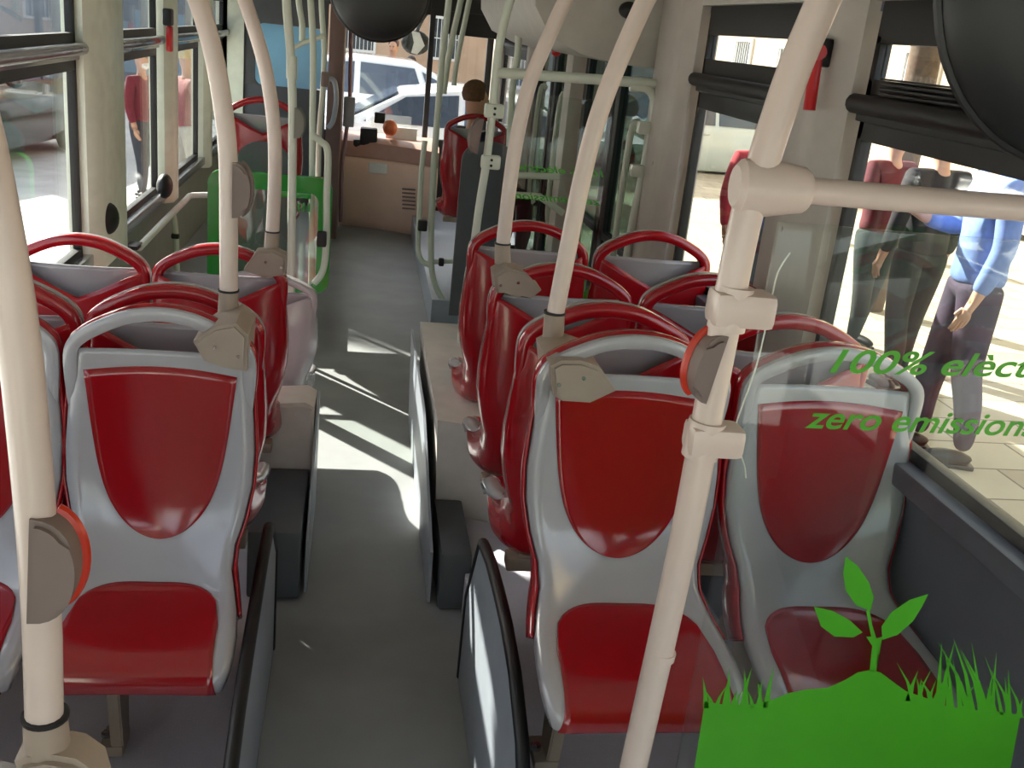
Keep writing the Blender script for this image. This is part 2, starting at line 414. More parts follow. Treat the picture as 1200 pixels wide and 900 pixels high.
top = [(.335, 3.50, .53), (.60, 3.42, .53), (.60, 4.8, .53), (.335, 4.8, .53)]; bot = [(.365, 3.50, .01), (.60, 3.42, .01), (.60, 4.8, .01), (.365, 4.8, .01)]
mb.loft([bot, top]); lb(mb, r).build('upper_box', SIDE, r)
mb = MB(); mb.span((.345, 3.05, .01), (.45, 3.48, .22), .01); lb(mb, r).build('lower_step', DARK, r)
mb = MB(); mb.prism([(.318, 3.10, .004), (.318, 4.80, .004), (.300, 4.80, .49), (.300, 3.72, .49), (.305, 3.6, .42), (.315, 3.10, .2)], .01, (1, 0, 0)); lb(mb, r).build('side_strip', SHIELD, r)

def shield(X0, side, ys, tops, label, lean=0):
    r = thing('floor_shield', (X0, ys[0], 0), label, 'floor shield', 'low shields along the aisle')
    n = 40; rings = []
    def topz(y): 
        t = (y-ys[0])/(ys[1]-ys[0]); return interp(tops, t)
    path = []
    mb = MB(); A = []; B = []
    for i in range(n+1):
        y = ys[0]+(ys[1]-ys[0])*i/n; z = max(.02, topz(y)); xx = X0-side*0.0+lean*math.sin(PI*i/n)
        path.append((xx+side*.01, y, z)); A.append([(xx, y, .004), (xx+side*.012*0+side*.014, y, .004), (xx+side*.014, y, z), (xx, y, z)])
    mb.loft(A); lb(mb, r).build('panel', SHIELD, r)
    mb = MB(); E = [(path[0][0], path[0][1]-.004, .01)]+path+[(path[-1][0], path[-1][1]+.004, .01)]
    mb.tube(E, .016, n=10, smooth=False); lb(mb, r).build('edge_strip', BLACK, r)
    return r
shield(-.185, -1, (1.35, 2.80), [.05, .28, .40, .46, .49, .51, .53, .53, .36], 'dark shield with black rubber edge along the left side of the aisle', lean=0.0)
shield(.385, 1, (1.40, 2.66), [.05, .36, .52, .58, .60, .60, .59, .56, .30], 'blue-grey shield with black rubber edge and sun streaks at the right aisle side', lean=.0)

# ================================================================== POLES
def pxpath(pts, Y): return [at(x, y, Y=Y) for x, y in pts]
def pole(name, paths, r, m, label, group=None, extra=None, base=None):
    P0 = Vector(paths[0][-1]); t = thing(name, P0 if base is None else base, label, 'grab pole', group)
    for q in paths:
        mb = MB(); mb.tube(q, r, n=16); lb(mb, t).build('tube', m, t)
    return t
def bracket(t, Y, sock, poly, screws, r=.021, yf=.03, yb=.03):
    a, b = at(*sock[0], Y=Y), at(*sock[1], Y=Y)
    mb = MB(); mb.cyl(a, b, r*1.12, r*1.18, 24)
    pts = [at(x, y, Y=Y) for x, y in poly]
    yc = (yb-yf)/2; pts = [p+Vector((0, yc, 0)) for p in pts]
    mb.prism(pts, yf+yb, (0, 1, 0), .008)
    o = lb(mb, t).build('bracket', TAUPE, t)
    mb = MB(); mb.cyl(a+Vector((0, 0, .002)), a+Vector((0, 0, -.003)), r*1.22, n=24); lb(mb, t).build('rubber_ring', BLACK, t)
    for s in screws:
        c = at(*s, Y=Y)+Vector((0, -yf, 0)); mb = MB(); mb.cyl(c, c+Vector((0, -.003, 0)), .0045, n=10); q = lb(mb, t).build('screw', STEEL, o)
def stop_button(t, Y, c, hh, hw, side, r, housing=DTAUPE, tilt=0):
    """half-disc stop button; side=+1 bulges to the right"""
    C = at(*c, Y=Y-r*.4); u = (at(c[0], c[1]-10, Y=Y-r*.4)-at(c[0], c[1]+10, Y=Y-r*.4)).normalized()
    tl = Matrix.Rotation(tilt, 3, 'Y')
    pts = []; pts2 = []
    for k in range(17):
        a = -PI/2+PI*k/16
        p = Vector((side*hw*math.cos(a)**.8 if math.cos(a) > 0 else 0, 0, hh*math.sin(a))); pts.append(C+tl@p)
        pts2.append(C+tl@(Vector((p.x*.96+side*.003, .012, p.z*.94))))
    mb = MB(); mb.prism(pts, .045, (0, 1, 0), .006); o = lb(mb, t).build('stop_button', housing, t)
    mb = MB(); q = []
    for k in range(15):
        a = -PI/2*.8+PI*.8*k/14
        q.append(C+tl@Vector((side*hw*math.cos(a)**.8, .018, hh*math.sin(a))))
    mb.tube(q, .007, n=8, smooth=False); o2 = lb(mb, t).build('push_face', ORANGE if Y < 1.5 else housing, o)
    return o
# near left pole
Y = 1.02
t = pole('grab_pole', [pxpath([(-75, 0), (-30, 130), (0, 265), (22, 400), (38, 560), (48, 700), (52, 838)], Y)], .0205, POLE, 'thick cream pole nearest the camera at the left edge, with orange stop button', 'curved grab poles')
bracket(t, Y, ((53, 838), (56, 880)), [(24, 876), (60, 868), (95, 874), (118, 890), (128, 925), (40, 925)], [(100, 905)])
stop_button(t, Y, (38, 662), .062, .048, 1, .02, tilt=D(4))
# aisle pole of the left pair of seats
Y = 2.525
t = pole('grab_pole', [pxpath([(205, -60), (228, -10), (247, 50), (259, 110), (267, 180), (268, 260), (268, 350)], Y)], .0225, POLE, 'cream curved pole rising from the left grey seat, with a brown stop button', 'curved grab poles')
bracket(t, Y-.0, ((268, 340), (267, 368)), [(297, 412), (299, 372), (285, 358), (262, 362), (238, 378), (250, 400), (272, 406)], [(262, 384), (288, 394)], yf=.165, yb=.02)
stop_button(t, Y, (273, 222), .066, .042, 1, .02)
Y = 3.47
t = pole('grab_pole', [pxpath([(262, -60), (283, -10), (300, 40), (313, 90), (321, 150), (322, 210), (319, 275)], Y)], .0225, POLE, 'cream curved pole rising from the second red seat on the left', 'curved grab poles')
bracket(t, Y, ((319, 271), (318, 292)), [(287, 313), (313, 322), (335, 318), (336, 296), (322, 289), (302, 291)], [(313, 303), (331, 309)], yf=.055, yb=.02)
Y = 2.23
t = pole('grab_pole', [pxpath([(800, -70), (762, -10), (726, 70), (700, 140), (682, 210), (666, 290), (650, 372)], Y)], .0205, POLE, 'cream curved pole rising from the right grey seat beside the aisle', 'curved grab poles')
bracket(t, Y, ((650, 366), (648, 396)), [(629, 398), (632, 430), (642, 436), (672, 438), (700, 425), (682, 399), (662, 392), (640, 392)], [(664, 410), (637, 417)], yf=.20, yb=.02)
Y = 3.02
t = pole('grab_pole', [pxpath([(700, -60), (668, -10), (640, 50), (620, 100), (606, 160), (597, 220), (589, 290)], Y)], .0215, POLE, 'cream curved pole rising from the middle red aisle seats on the right', 'curved grab poles')
bracket(t, Y, ((589, 285), (589, 308)), [(577, 334), (575, 314), (590, 305), (612, 312), (629, 331), (617, 341), (600, 335)], [(602, 322), (582, 325)], yf=.10, yb=.02)

# near screen on the right: pole, cross bar, clamps, glass with lettering
def screen(Yc, X0, X1, z0, z1, label, near):
    r = thing('screen', (X0, Yc, z0), label, 'glass screen')
    mb = MB(); mb.box(((X0+X1)/2, Yc, (z0+z1)/2), (X1-X0, .008, z1-z0), .002); lb(mb, r).build('glass_sheet', CLEAR, r)
    return r
YS = 1.20
t = pole('grab_pole', [pxpath([(1003, -90), (965, 0), (932, 78), (907, 150), (893, 195), (872, 265), (838, 440), (800, 640), (742, 900), (706, 1060)], YS)], .0200, POLE, 'long cream pole crossing the right grey seats, with white clamps and stop button', 'screen poles')
mb = MB(); a = at(858, 217, Y=YS); b = at(946, 224, Y=YS)
mb.loft([[Vector((x, YS+.029*w*math.cos(q), z+.033*w*math.sin(q))) for q in [2*PI*k2/16 for k2 in range(16)]] for x, z, w in [(a.x+.003, a.z, .75), (a.x+.010, a.z, 1.0), (a.x+.045, a.z, 1.08), (b.x-.02, b.z, .92), (b.x-.006, b.z, .85), (b.x, b.z, .72)]])
lb(mb, t).build('tee_joint', POLE, t)
for (cx, cy, w, h) in ((868, 361, 78, 44), (836, 514, 72, 40)):
    c = at(cx, cy, Y=YS); mb = MB(); s = YS*1.03/FPX
    mb.box(c, (w*s, .05, h*s), .010); mb.cyl(c+Vector((-.01-.005, 0, -h*s*.62)), c+Vector((-.012, 0, h*s*.62)), .0245)
    lb(mb, t).build('clamp', WALLG if False else POLE, t)
c0 = at(745+22, 770, Y=YS); mb = MB(); mb.cyl(at(775, 762, Y=YS), at(773, 770, Y=YS), .0215); lb(mb, t).build('joint_ring', POLE, t)
stop_button(t, YS, (836, 430), .046, .029, -1, .015, tilt=D(9))
t = thing('cross_bar', at(946, 224, Y=YS), 'horizontal cream bar running from the near pole to the right window', 'grab bar')
mb = MB(); mb.tube([at(940, 223, Y=YS), Vector((XR-.02, YS, at(1200, 233, Y=YS).z-.01))], .0165, n=16, smooth=False); lb(mb, t).build('tube', POLE, t)
mb = MB(); mb.cyl((XR-.03, YS, at(1200, 233, Y=YS).z-.01), (XR-.005, YS, at(1200, 233, Y=YS).z-.01), .035); lb(mb, t).build('wall_flange', POLE, t)

zt = at(945, 262, Y=YS).z; 
g1 = screen(YS, .515, 1.29, .55, zt, 'clear glass screen with green plant drawing and zero emission lettering, front right', True)
def text_obj(s, parent, pos, height, width=None, flip=False, shear=.28, name='lettering', m=None, depth=.0006, Yc=None, tilt=0):
    cu = bpy.data.curves.new(name, 'FONT'); cu.body = s; cu.size = 1; cu.shear = shear; cu.offset = .016; cu.extrude = 0
    ob = bpy.data.objects.new(name, cu); COL.objects.link(ob)
    dg = bpy.context.evaluated_depsgraph_get(); me = bpy.data.meshes.new_from_object(ob.evaluated_get(dg))
    bpy.data.objects.remove(ob); 
    xs = [v.co.x for v in me.vertices]; w = max(xs)-min(xs); kx = (width/w) if width else height
    ky = height/.7; ct, st = math.cos(tilt), math.sin(tilt)
    for v in me.vertices:
        x = (v.co.x-min(xs))*kx; z = v.co.y*ky
        if flip: x = -x
        v.co = Vector((pos[0]+x*ct-z*st, pos[1], pos[2]+x*st+z*ct))-Vector(parent.location)
    me.materials.clear(); me.materials.append(m or GREENS)
    o = bpy.data.objects.new(name, me); COL.objects.link(o); o.parent = parent; return o
def sticker(pts, name, parent, Yc, m=GREENS, t=.0006):
    mb = MB(); vs = [mb.bm.verts.new(Vector(p)-Vector(parent.location)) for p in pts]
    f = mb.bm.faces.new(vs); bmesh.ops.triangulate(mb.bm, faces=[f]); 
    return mb.build(name, m, parent, smooth=0)
YG = YS-.0052
p = at(972, 436, Y=YG); q = at(1225, 446, Y=YG)
text_obj('100% elèctric', g1, p, .0315, width=(at(1262, 440, Y=YG)-at(972, 432, Y=YG)).length, tilt=math.atan2(at(1200, 442, Y=YG).z-p.z, at(1200, 442, Y=YG).x-p.x), name='lettering')
p = at(943, 501, Y=YG)
text_obj('zero emissions', g1, p, .0315, width=(at(1215, 509, Y=YG)-p).length, tilt=math.atan2(at(1200, 511, Y=YG).z-p.z, at(1200, 511, Y=YG).x-p.x), name='lettering')
hill = [(826, 822), (850, 826), (880, 826), (905, 820), (925, 812), (945, 808), (970, 806), (990, 797), (1005, 788), (1020, 785), (1032, 788), (1048, 800), (1062, 810), (1085, 818), (1110, 828), (1140, 832), (1170, 834), (1196, 838), (1186, 905), (1150, 1080), (785, 1080), (806, 905)]
tops = hill[:18]
mb = MB(); tv = [mb.bm.verts.new(at(x, y, Y=YG)-Vector(g1.location)) for x, y in tops]
bx0, bx1 = (785, 1080), (1150, 1080)
bv = [mb.bm.verts.new(at(bx0[0]+(bx1[0]-bx0[0])*(x-826)/370, 1080, Y=YG)-Vector(g1.location)) for x, y in tops]
for i in range(len(tops)-1): mb.bm.faces.new((bv[i], bv[i+1], tv[i+1], tv[i]))
mb.build('green_hill', GREENS, g1, smooth=0)
leaves = [[(991, 652), (1006, 664), (1018, 682), (1024, 700), (1020, 716), (1003, 709), (991, 692), (988, 672)],
          [(954, 711), (976, 716), (996, 727), (1011, 741), (1000, 747), (978, 746), (962, 734)],
          [(1088, 696), (1066, 703), (1045, 717), (1033, 734), (1034, 750), (1052, 744), (1070, 728), (1080, 712)]]
for L_ in leaves: sticker([at(x, y, Y=YG) for x, y in L_], 'leaf', g1, YG)
sticker([at(x, y, Y=YG) for x, y in [(1015, 716), (1019, 715), (1022, 732), (1027, 748), (1034, 746), (1033, 751), (1029, 756), (1027, 787), (1019, 787), (1022, 757), (1015, 746), (1021, 746), (1018, 732)]], 'stem', g1, YG)
def blades(px0, px1, n, base, hmin, hmax, seed, grow=None):
    R = random.Random(seed); mb = MB()
    for i in range(n):
        x = px0+(px1-px0)*(i+.5)/n+R.uniform(-3, 3); h = R.uniform(hmin, hmax)*(grow(i/n) if grow else 1); ln = R.uniform(-.45, .5)
        b = base(x)+6; w = R.uniform(2.2, 4.2)
        P = [(x-w, b), (x+w, b), (x+w*.55+ln*h*.35, b-h*.5), (x+ln*h, b-h), (x-w*.45+ln*h*.35, b-h*.5)]
        vs = [mb.bm.verts.new(at(a, c, Y=YG-.0001*(i % 3))-Vector(g1.location)) for a, c in P]; mb.bm.faces.new(vs)
    return mb
blades(826, 900, 13, lambda x: 824, 20, 52, 3).build('grass', GREENS, g1, smooth=0)
blades(1062, 1198, 30, lambda x: 815+(x-1062)*.15, 25, 74, 5, lambda t: .6+.6*math.sin(t*PI)).build('grass', GREENS, g1, smooth=0)
o = thing('edge_glint', at(925, 300, Y=YS+.02), 'thin pale curved wire drawn along the glass edge by the near clamps', 'highlight')  # thin tube standing in for the highlight along the edge of the glass
mb = MB(); mb.tube(pxpath([(926, 296), (912, 318), (905, 345), (897, 385), (886, 430), (872, 470), (862, 500), (864, 520), (872, 545), (874, 560)], YS+.012), .0011, n=6); lb(mb, o).build('glint_line', WHITE, o)

# second screen near the door
Y2 = 4.5
t = pole('grab_pole', [pxpath([(622, -70), (598, 0), (584, 60), (577, 130), (570, 190), (562, 240), (555, 290), (545, 350)], Y2)+[Vector((at(545, 350, Y=Y2).x, Y2, .16))]], .018, POLEG, 'pale pole with two clamps right of the seated man', 'screen poles')
for c in ((574, 130), (570, 190)):
    mb = MB(); c = at(c[0]+5, c[1], Y=Y2); mb.box(c, (.085, .05, .06), .012); o = lb(mb, t).build('clamp', POLEG, t)
    for dz in (.012, -.012):
        mb = MB(); mb.cyl(c+Vector((.0, -.025, dz)), c+Vector((0, -.03, dz)), .006); lb(mb, t).build('screw', BLACK, o)
stop_button(t, Y2, (563, 160), .075, .045, -1, .018, housing=DTAUPE, tilt=D(6))
t = thing('cross_bar', at(590, 86, Y=Y2), 'long pale horizontal bar running to the cream pillar by the door', 'grab bar')
mb = MB(); mb.tube([at(582, 85, Y=Y2), at(785, 99, Y=Y2)], .022, n=14, smooth=False); lb(mb, t).build('tube', POLEG, t)
mb = MB(); mb.tube(pxpath([(738, 102), (756, 103), (765, 112), (767, 130), (762, 165), (752, 210), (740, 270), (730, 330)], Y2), .0195, n=14); lb(mb, t).build('drop_tube', POLEG, t)
for c in ((757, 150), (748, 200)):
    mb = MB(); mb.box(at(c[0], c[1], Y=Y2), (.08, .05, .055), .012); lb(mb, t).build('clamp', POLEG, t)
g2 = screen(Y2, .62, 1.10, .62, 1.66, 'clear glass screen with green marks in front of the door', False)
text_obj('100% elèctric', g2, (1.08, Y2-.006, 1.335), .03, width=.40, flip=True)
text_obj('zero emissions', g2, (1.08, Y2-.006, 1.21), .03, width=.42, flip=True)
pts = [(.63, Y2-.006, .63), (1.09, Y2-.006, .63), (1.09, Y2-.006, .80), (.95, Y2-.006, .84), (.85, Y2-.006, .90), (.75, Y2-.006, .84), (.63, Y2-.006, .80)]
sticker(pts, 'green_hill', g2, Y2)
mb = MB(); R = random.Random(2)
for i in range(26):
    x = .635+.45*i/26; h = R.uniform(.05, .14); l = R.uniform(-.03, .03); b = .80
    vs = [mb.bm.verts.new(Vector(v)-Vector(g2.location)) for v in ((x-.006, Y2-.0062, b), (x+.008, Y2-.0062, b), (x+l, Y2-.0062, b+h))]; mb.bm.faces.new(vs)
mb.build('grass', GREENS, g2, smooth=0)

# ---- left distance: pole cluster, screen with green edging, dark rounded panels
def far_pole(pts, Y, r, label, m=POLEG, foot=0):
    P = pxpath(pts, Y)
    if foot: P = P[:-1]+[P[-1], Vector((P[-1].x, Y, foot))]
    t = pole('grab_pole', [P], r, m, label, 'distant pale poles'); return t
t = far_pole([(334, -60), (336, 5), (341, 70), (343, 140), (342, 240), (341, 345)], 5.0, .020, 'pale green-white pole left of the brown cab edge, nearest of its cluster', foot=.01)
mb = MB(); mb.cyl(at(342, 66, Y=5.0), at(342, 92, Y=5.0), .025); lb(mb, t).build('sleeve', POLEG, t)
stop_button(t, 5.0, (345, 144), .07, .045, 1, .018, housing=mat('grey_button', (120, 122, 110), .5))
t = far_pole([(346, -60), (350, 0), (354, 28), (354, 48)], 6.6, .018, 'short pale tube dropping from the ceiling left of the dome', )
far_pole([(362, -40), (364, 0), (367, 60), (366, 160), (365, 335)], 5.6, .017, 'pale slim pole in the cluster beside the cab, second from the left', foot=.01)
t = far_pole([(376, -40), (377, 10), (380, 60), (378, 110), (374, 160), (372, 240)], 6.6, .017, 'pale slim pole in the cluster closest to the brown cab edge', foot=.27)
mb = MB(); mb.tube(pxpath([(345, 56), (356, 50), (368, 46), (380, 42)], 6.55), .014); lb(mb, t).build('cross_tube', POLEG, t)
mb = MB(); mb.box(at(381, 93, Y=6.55), (.05, .05, .09), .012); lb(mb, t).build('button_box', DTAUPE, t)
t = far_pole([(366, 158), (376, 166), (384, 178), (383, 230), (382, 290), (378, 318), (368, 332)], 5.3, .018, 'white bent handrail loop beside the green-edged screen')
mb = MB(); mb.box(at(377, 280, Y=5.27), (.05, .05, .08), .012); lb(mb, t).build('clamp', BLACK, t)

YL = 5.45
o = thing('screen', (-.45, YL, .7), 'clear screen with broad green edging beyond the left seats', 'glass screen')
def rr(x0, z0, x1, z1, r, n=6):
    P = []
    for cx, cz, a0 in ((x1-r, z1-r, 0), (x0+r, z1-r, 90), (x0+r, z0+r, 180), (x1-r, z0+r, 270)):
        for k2 in range(n+1):
            a = D(a0+90*k2/n); P.append((cx+r*math.cos(a), cz+r*math.sin(a)))
    return P
a = at(244, 197, Y=YL); b = at(386, 312, Y=YL)
X0, X1, Z0, Z1 = a.x, b.x, b.z-.15, a.z
ou = rr(X0, Z0, X1, Z1, .07); inn = rr(X0+.075, Z0+.03, X1-.07, Z1-.085, .05)
mb = MB(); ov = [[mb.bm.verts.new(Vector((x, YL+dy, z))-Vector(o.location)) for x, z in P] for P, dy in ((ou, -.02), (inn, -.012), (inn, .012), (ou, .02))]
n = len(ou)
for A_, B_ in zip(ov, ov[1:]+ov[:1]):
    for i in range(n): mb.bm.faces.new((A_[i], A_[(i+1) % n], B_[(i+1) % n], B_[i]))
mb.build('green_edging', GREENT, o)
mb = MB(); mb.span((X0+.06, YL-.004, Z0+.02), (X1-.06, YL+.004, Z1-.07)); lb(mb, o).build('clear_sheet', CLEAR, o)
mb = MB()
for q in range(5): mb.box((X1-.22+q*.025, YL-.012, Z1-.16), (.014, .006, .045), .002)
mb.box((X1-.19, YL-.012, Z1-.10), (.16, .006, .03), .002)
lb(mb, o).build('green_marks', GREENT, o)
def round_panel(x0, x1, ytop, ybot, Y, label):
    t = thing('partition_panel', at((x0+x1)/2, ybot, Y=Y), label, 'partition', 'dark rounded partitions')
    a = at(x0, ytop, Y=Y); b = at(x1, ybot, Y=Y); w = b.x-a.x; zt = a.z; P = []
    for k2 in range(17):
        an = PI*k2/16; P.append((a.x+w/2+w/2*math.cos(an)*1, Y, zt-w*.35+w*.35*math.sin(an)))
    P += [(a.x, Y, max(.27, b.z-.4)), (b.x, Y, max(.27, b.z-.4))]
    mb = MB(); mb.prism(P, .03, (0, 1, 0), .005); lb(mb, t).build('board', DARK, t)
    return t
round_panel(279, 335, 163, 330, 5.72, 'dark grey round-topped partition on the left in front of the distant red seat')
round_panel(543, 592, 163, 330, 5.9, 'dark grey round-topped partition in front of the seated man')
# mount plate for the dark panel right
# left handrail along the wall
t = thing('wall_handrail', (-1.05, 6, .7), 'white tube handrail along the left wall below the windows', 'handrail')
mb = MB(); mb.tube([at(163, 290, X=-1.06), at(190, 262, X=-1.06), at(218, 234, X=-1.06), at(226, 229, X=-1.04), at(262, 229, Y=at(226, 229, X=-1.04).y)], .019, n=12, sub=3); lb(mb, t).build('tube', WHITE, t)
mb = MB(); p = at(203, 250, X=-1.06); mb.tube([p, p+Vector((0.02, -.02, -.15)), p+Vector((.03, -.03, -.55))], .016); lb(mb, t).build('support', POLEG, t)
mb = MB(); mb.box(p+Vector((.015, -.02, -.13)), (.045, .045, .03), .01); lb(mb, t).build('clamp', BLACK, t)
mb = MB(); mb.box(at(157, 288, X=-1.08), (.06, .12, .02), .006); lb(mb, t).build('clamp', BLACK, t)
for i, (x, y, lab) in enumerate(((127, 256, 'black rubber buffer on the left sill beside the wide cream pillar'), (193, 218, 'black rubber buffer on the left sill beside the second pillar'))):
    p = at(x, y, X=-1.10); t = tag(MB().ball((0, 0, 0), .075, (.6, 1.1, .95)).build('window_buffer', BLACK), lab, 'buffer', 'window buffers'); t.location = p
    

# ---- right distance
t = pole('grab_pole', [pxpath([(528, -50), (526, 0), (519, 60), (514, 120), (508, 200), (505, 290), (508, 328), (518, 350), (526, 366), (525, 382)], 6.55)], .020, POLEG, 'tall pale pole with kinked foot standing at the platform edge', 'distant pale poles')
mb = MB(); mb.tube(pxpath([(498, 165), (494, 200), (491, 260), (490, 292), (495, 306), (507, 312)], 6.55), .017); lb(mb, t).build('loop_tube', POLEG, t)
mb = MB(); mb.tube([at(507, 307, Y=6.55), at(536, 306, Y=6.55)], .015, smooth=False); lb(mb, t).build('side_tube', POLEG, t)
mb = MB(); mb.box(at(495, 264, Y=6.53), (.06, .06, .07), .01); lb(mb, t).build('clamp', BLACK, t)
mb = MB(); mb.box(at(517, 307, Y=6.53), (.035, .05, .05), .01); lb(mb, t).build('clamp', BLACK, t)
mb = MB(); mb.cyl(at(526, 372, Y=6.55), at(524, 384, Y=6.55), .03, .036); lb(mb, t).build('foot', POLEG, t)
for pts, Y, lab in (([(548, -40), (540, 0), (527, 60), (520, 110)], 7.2, 'pale tube crossing above the cab opening, left one of the fan'), ([(560, -40), (550, 0), (536, 70), (532, 100)], 8.0, 'pale tube crossing above the cab opening, middle one of the fan'), ([(596, -30), (606, 10), (607, 60), (600, 110), (596, 200)], 6.0, 'pale vertical pole in front of the black door post')):
    far_pole(pts, Y, .02, lab)
t = thing('wall_handrail', (1.0, 5, 1.1), 'pale double handrail behind the right seats near the door', 'handrail')
mb = MB()
for pp in ([(600, 205), (655, 207)], [(600, 228), (632, 230), (660, 250)]):
    mb.tube(pxpath(pp, 5.2), .017, smooth=False)
lb(mb, t).build('tube', POLEG, t)

# door (right side)
dn = 1
def door_leaf(y0, y1):
    global dn
    r = bpy.data.objects.new('door_%d' % dn, None); COL.objects.link(r); r.location = (XR, (y0+y1)/2, 0); struct(r, 'black framed glass bus door leaf'); dn += 1
    mb = MB(); x0, x1 = XR-.02, XR+.03
    for a, b, c, d in ((y0, y0+.09, 0.0, 2.05), (y1-.09, y1, 0.0, 2.05), (y0, y1, 0, .14), (y0, y1, 1.93, 2.05), (y0, y1, .9, .94)):
        mb.span((x0, a, c), (x1, b, d), .004)
    lb(mb, r).build('door_frame', BLACK, r)
    mb = MB(); mb.span((XR+.002, y0+.09, .14), (XR+.008, y1-.09, 1.93)); lb(mb, r).build('pane', GLASST, r)
    mb = MB(); ym = y0+.16; mb.tube([(XR-.03, ym, .75), (XR-.08, ym, .80), (XR-.08, ym, 1.5), (XR-.03, ym, 1.55)], .016); lb(mb, r).build('door_handle', POLEG, r)
for a, b in ((4.62, 5.42), (5.46, 6.26), (6.5, 7.28), (7.32, 8.08)): door_leaf(a, b)
struct(MB().span((XR-.10, 6.28, 0), (XR+.03, 6.48, 2.1), .01).build('trim_%d' % k, WALLG), 'pale post between door leaves'); k += 1
# overhead door mechanism housing
t = thing('overhead_housing', (1.05, 5.7, 1.8), 'rounded off-white door mechanism housing under the ceiling at upper centre', 'housing')
P = [(.70, 2.25), (.72, 2.02), (.80, 1.90), (.95, 1.84), (1.15, 1.815), (1.325, 1.81), (1.325, 2.25)]
mb = MB(); mb.loft([[(x, 4.66, z+0.0) for x, z in P], [(x, 6.9, z) for x, z in P]]); lb(mb, t).build('cover', CEIL, t)
c = at(737, 12, Y=4.62); mb = MB(); mb.ball(c, .045, (1, 1, .8)); lb(mb, t).build('camera_dome', BLACKG, t)
mb = MB(); mb.ball(at(652, 60, Y=6.2), .03); lb(mb, t).build('red_knob', REDP, t)
# emergency hammer on the right pillar
p = at(968, 62, X=XR-.09); q = at(958, 130, X=XR-.09)
t = thing('emergency_hammer', (p+q)/2, 'red emergency hammer in a black holder on the right pillar', 'hammer')
mb = MB(); mb.box(p+Vector((.005, .03, 0)), (.05, .07, .075), .012); lb(mb, t).build('holder', BLACKG, t)
mb = MB(); mb.tube([p+Vector((-.025, 0, .0)), p*.7+q*.3+Vector((-.025, 0, 0)), q+Vector((-.025, 0, 0))], .017, n=10); mb.cyl(p+Vector((-.03, -.03, 0)), p+Vector((-.03, .05, 0)), .02, n=12); lb(mb, t).build('hammer_body', REDP, t)
p = at(197, 20, X=XL+.09); q = at(199, 52, X=XL+.09)
t = thing('emergency_hammer', (p+q)/2, 'small red emergency hammer between the left windows', 'hammer')
mb = MB(); mb.box(p, (.05, .08, .09), .012); lb(mb, t).build('holder', BLACKG, t)
mb = MB(); mb.box(q+Vector((.0, 0, .03)), (.035, .045, .14), .012); lb(mb, t).build('hammer_body', REDP, t)

# dark domes under the ceiling
def dome(px, py, rpx, Y, label, flat=.75):
    c = at(px, py, Y=Y); dpt = (c-EYE).dot(CD); R_ = rpx*dpt/FPX
    t = thing('interior_mirror', c, label, 'mirror', 'dark domed mirrors')
    mb = MB(); mb.ball(Vector(t.location), R_, (1, .45, flat), n=40); lb(mb, t).build('housing', BLACKG, t)
    mb = MB(); mb.tube([c+Vector((0, 0, R_*flat*.8)), Vector((c.x, c.y, 2.25))], .014, smooth=False); lb(mb, t).build('stem', BLACK, t)
    mb = MB(); q = [c+Vector((R_*.995*math.cos(a_), -.0, R_*flat*.995*math.sin(a_))) for a_ in [2*PI*i/48 for i in range(49)]]
    mb.tube(q, .006, n=8, smooth=False); lb(mb, t).build('rim', BLACK, t)
dome(445, -12, 57, 3.2, 'black domed mirror hanging from the ceiling at the top centre-left', 1.0)
dome(1310, -30, 222, 1.0, 'large black domed mirror close to the camera in the top right corner', 1.0)

# ================================================================== FRONT OF THE BUS
YC = 9.3
struct(MB().span((XL, 9.25, 0), (-1.0, 9.6, 2.26)).build('trim_%d' % k, CREAM), 'pale column beside the blue pane'); k += 1
t = thing('cab_partition', (-.6, YC, 0), 'dark driver cab partition with a light blue upper pane', 'partition')
a = at(293, 0, Y=YC); b = at(386, 0, Y=YC)
a2 = at(300, 26, Y=YC); b2 = at(376, 106, Y=YC)
mb = MB()
mb.span((-1.0, YC-.02, .26), (b.x, YC+.02, b2.z), .004); mb.span((-1.0, YC-.02, a2.z), (b.x, YC+.02, 2.2), .004)
mb.span((-1.0, YC-.02, b2.z), (a2.x, YC+.02, a2.z), .003); mb.span((b2.x, YC-.02, b2.z), (b.x, YC+.02, a2.z), .003)
lb(mb, t).build('panel', DARK, t)
mb = MB(); mb.prism([(x, YC, z) for x, z in rr(a2.x, b2.z, b2.x, a2.z, .07)], .015); lb(mb, t).build('pane', BLUEP, t)
t = thing('cab_post', (-.3, YC-.1, 0), 'dark brown cab edge panel left of the windscreen', 'panel')
a = at(384, 100, Y=YC-.1); b = at(402, 100, Y=YC-.1)
mb = MB(); mb.span((a.x, YC-.15, 0.0), (b.x, YC+.5, 2.2), .02); lb(mb, t).build('panel', BROWND, t)
mb = MB(); mb.tube(pxpath([(386, 92), (392, 96), (394, 118), (390, 142), (384, 150)], YC-.2), .022); lb(mb, t).build('grab_handle', SHIELD, t)
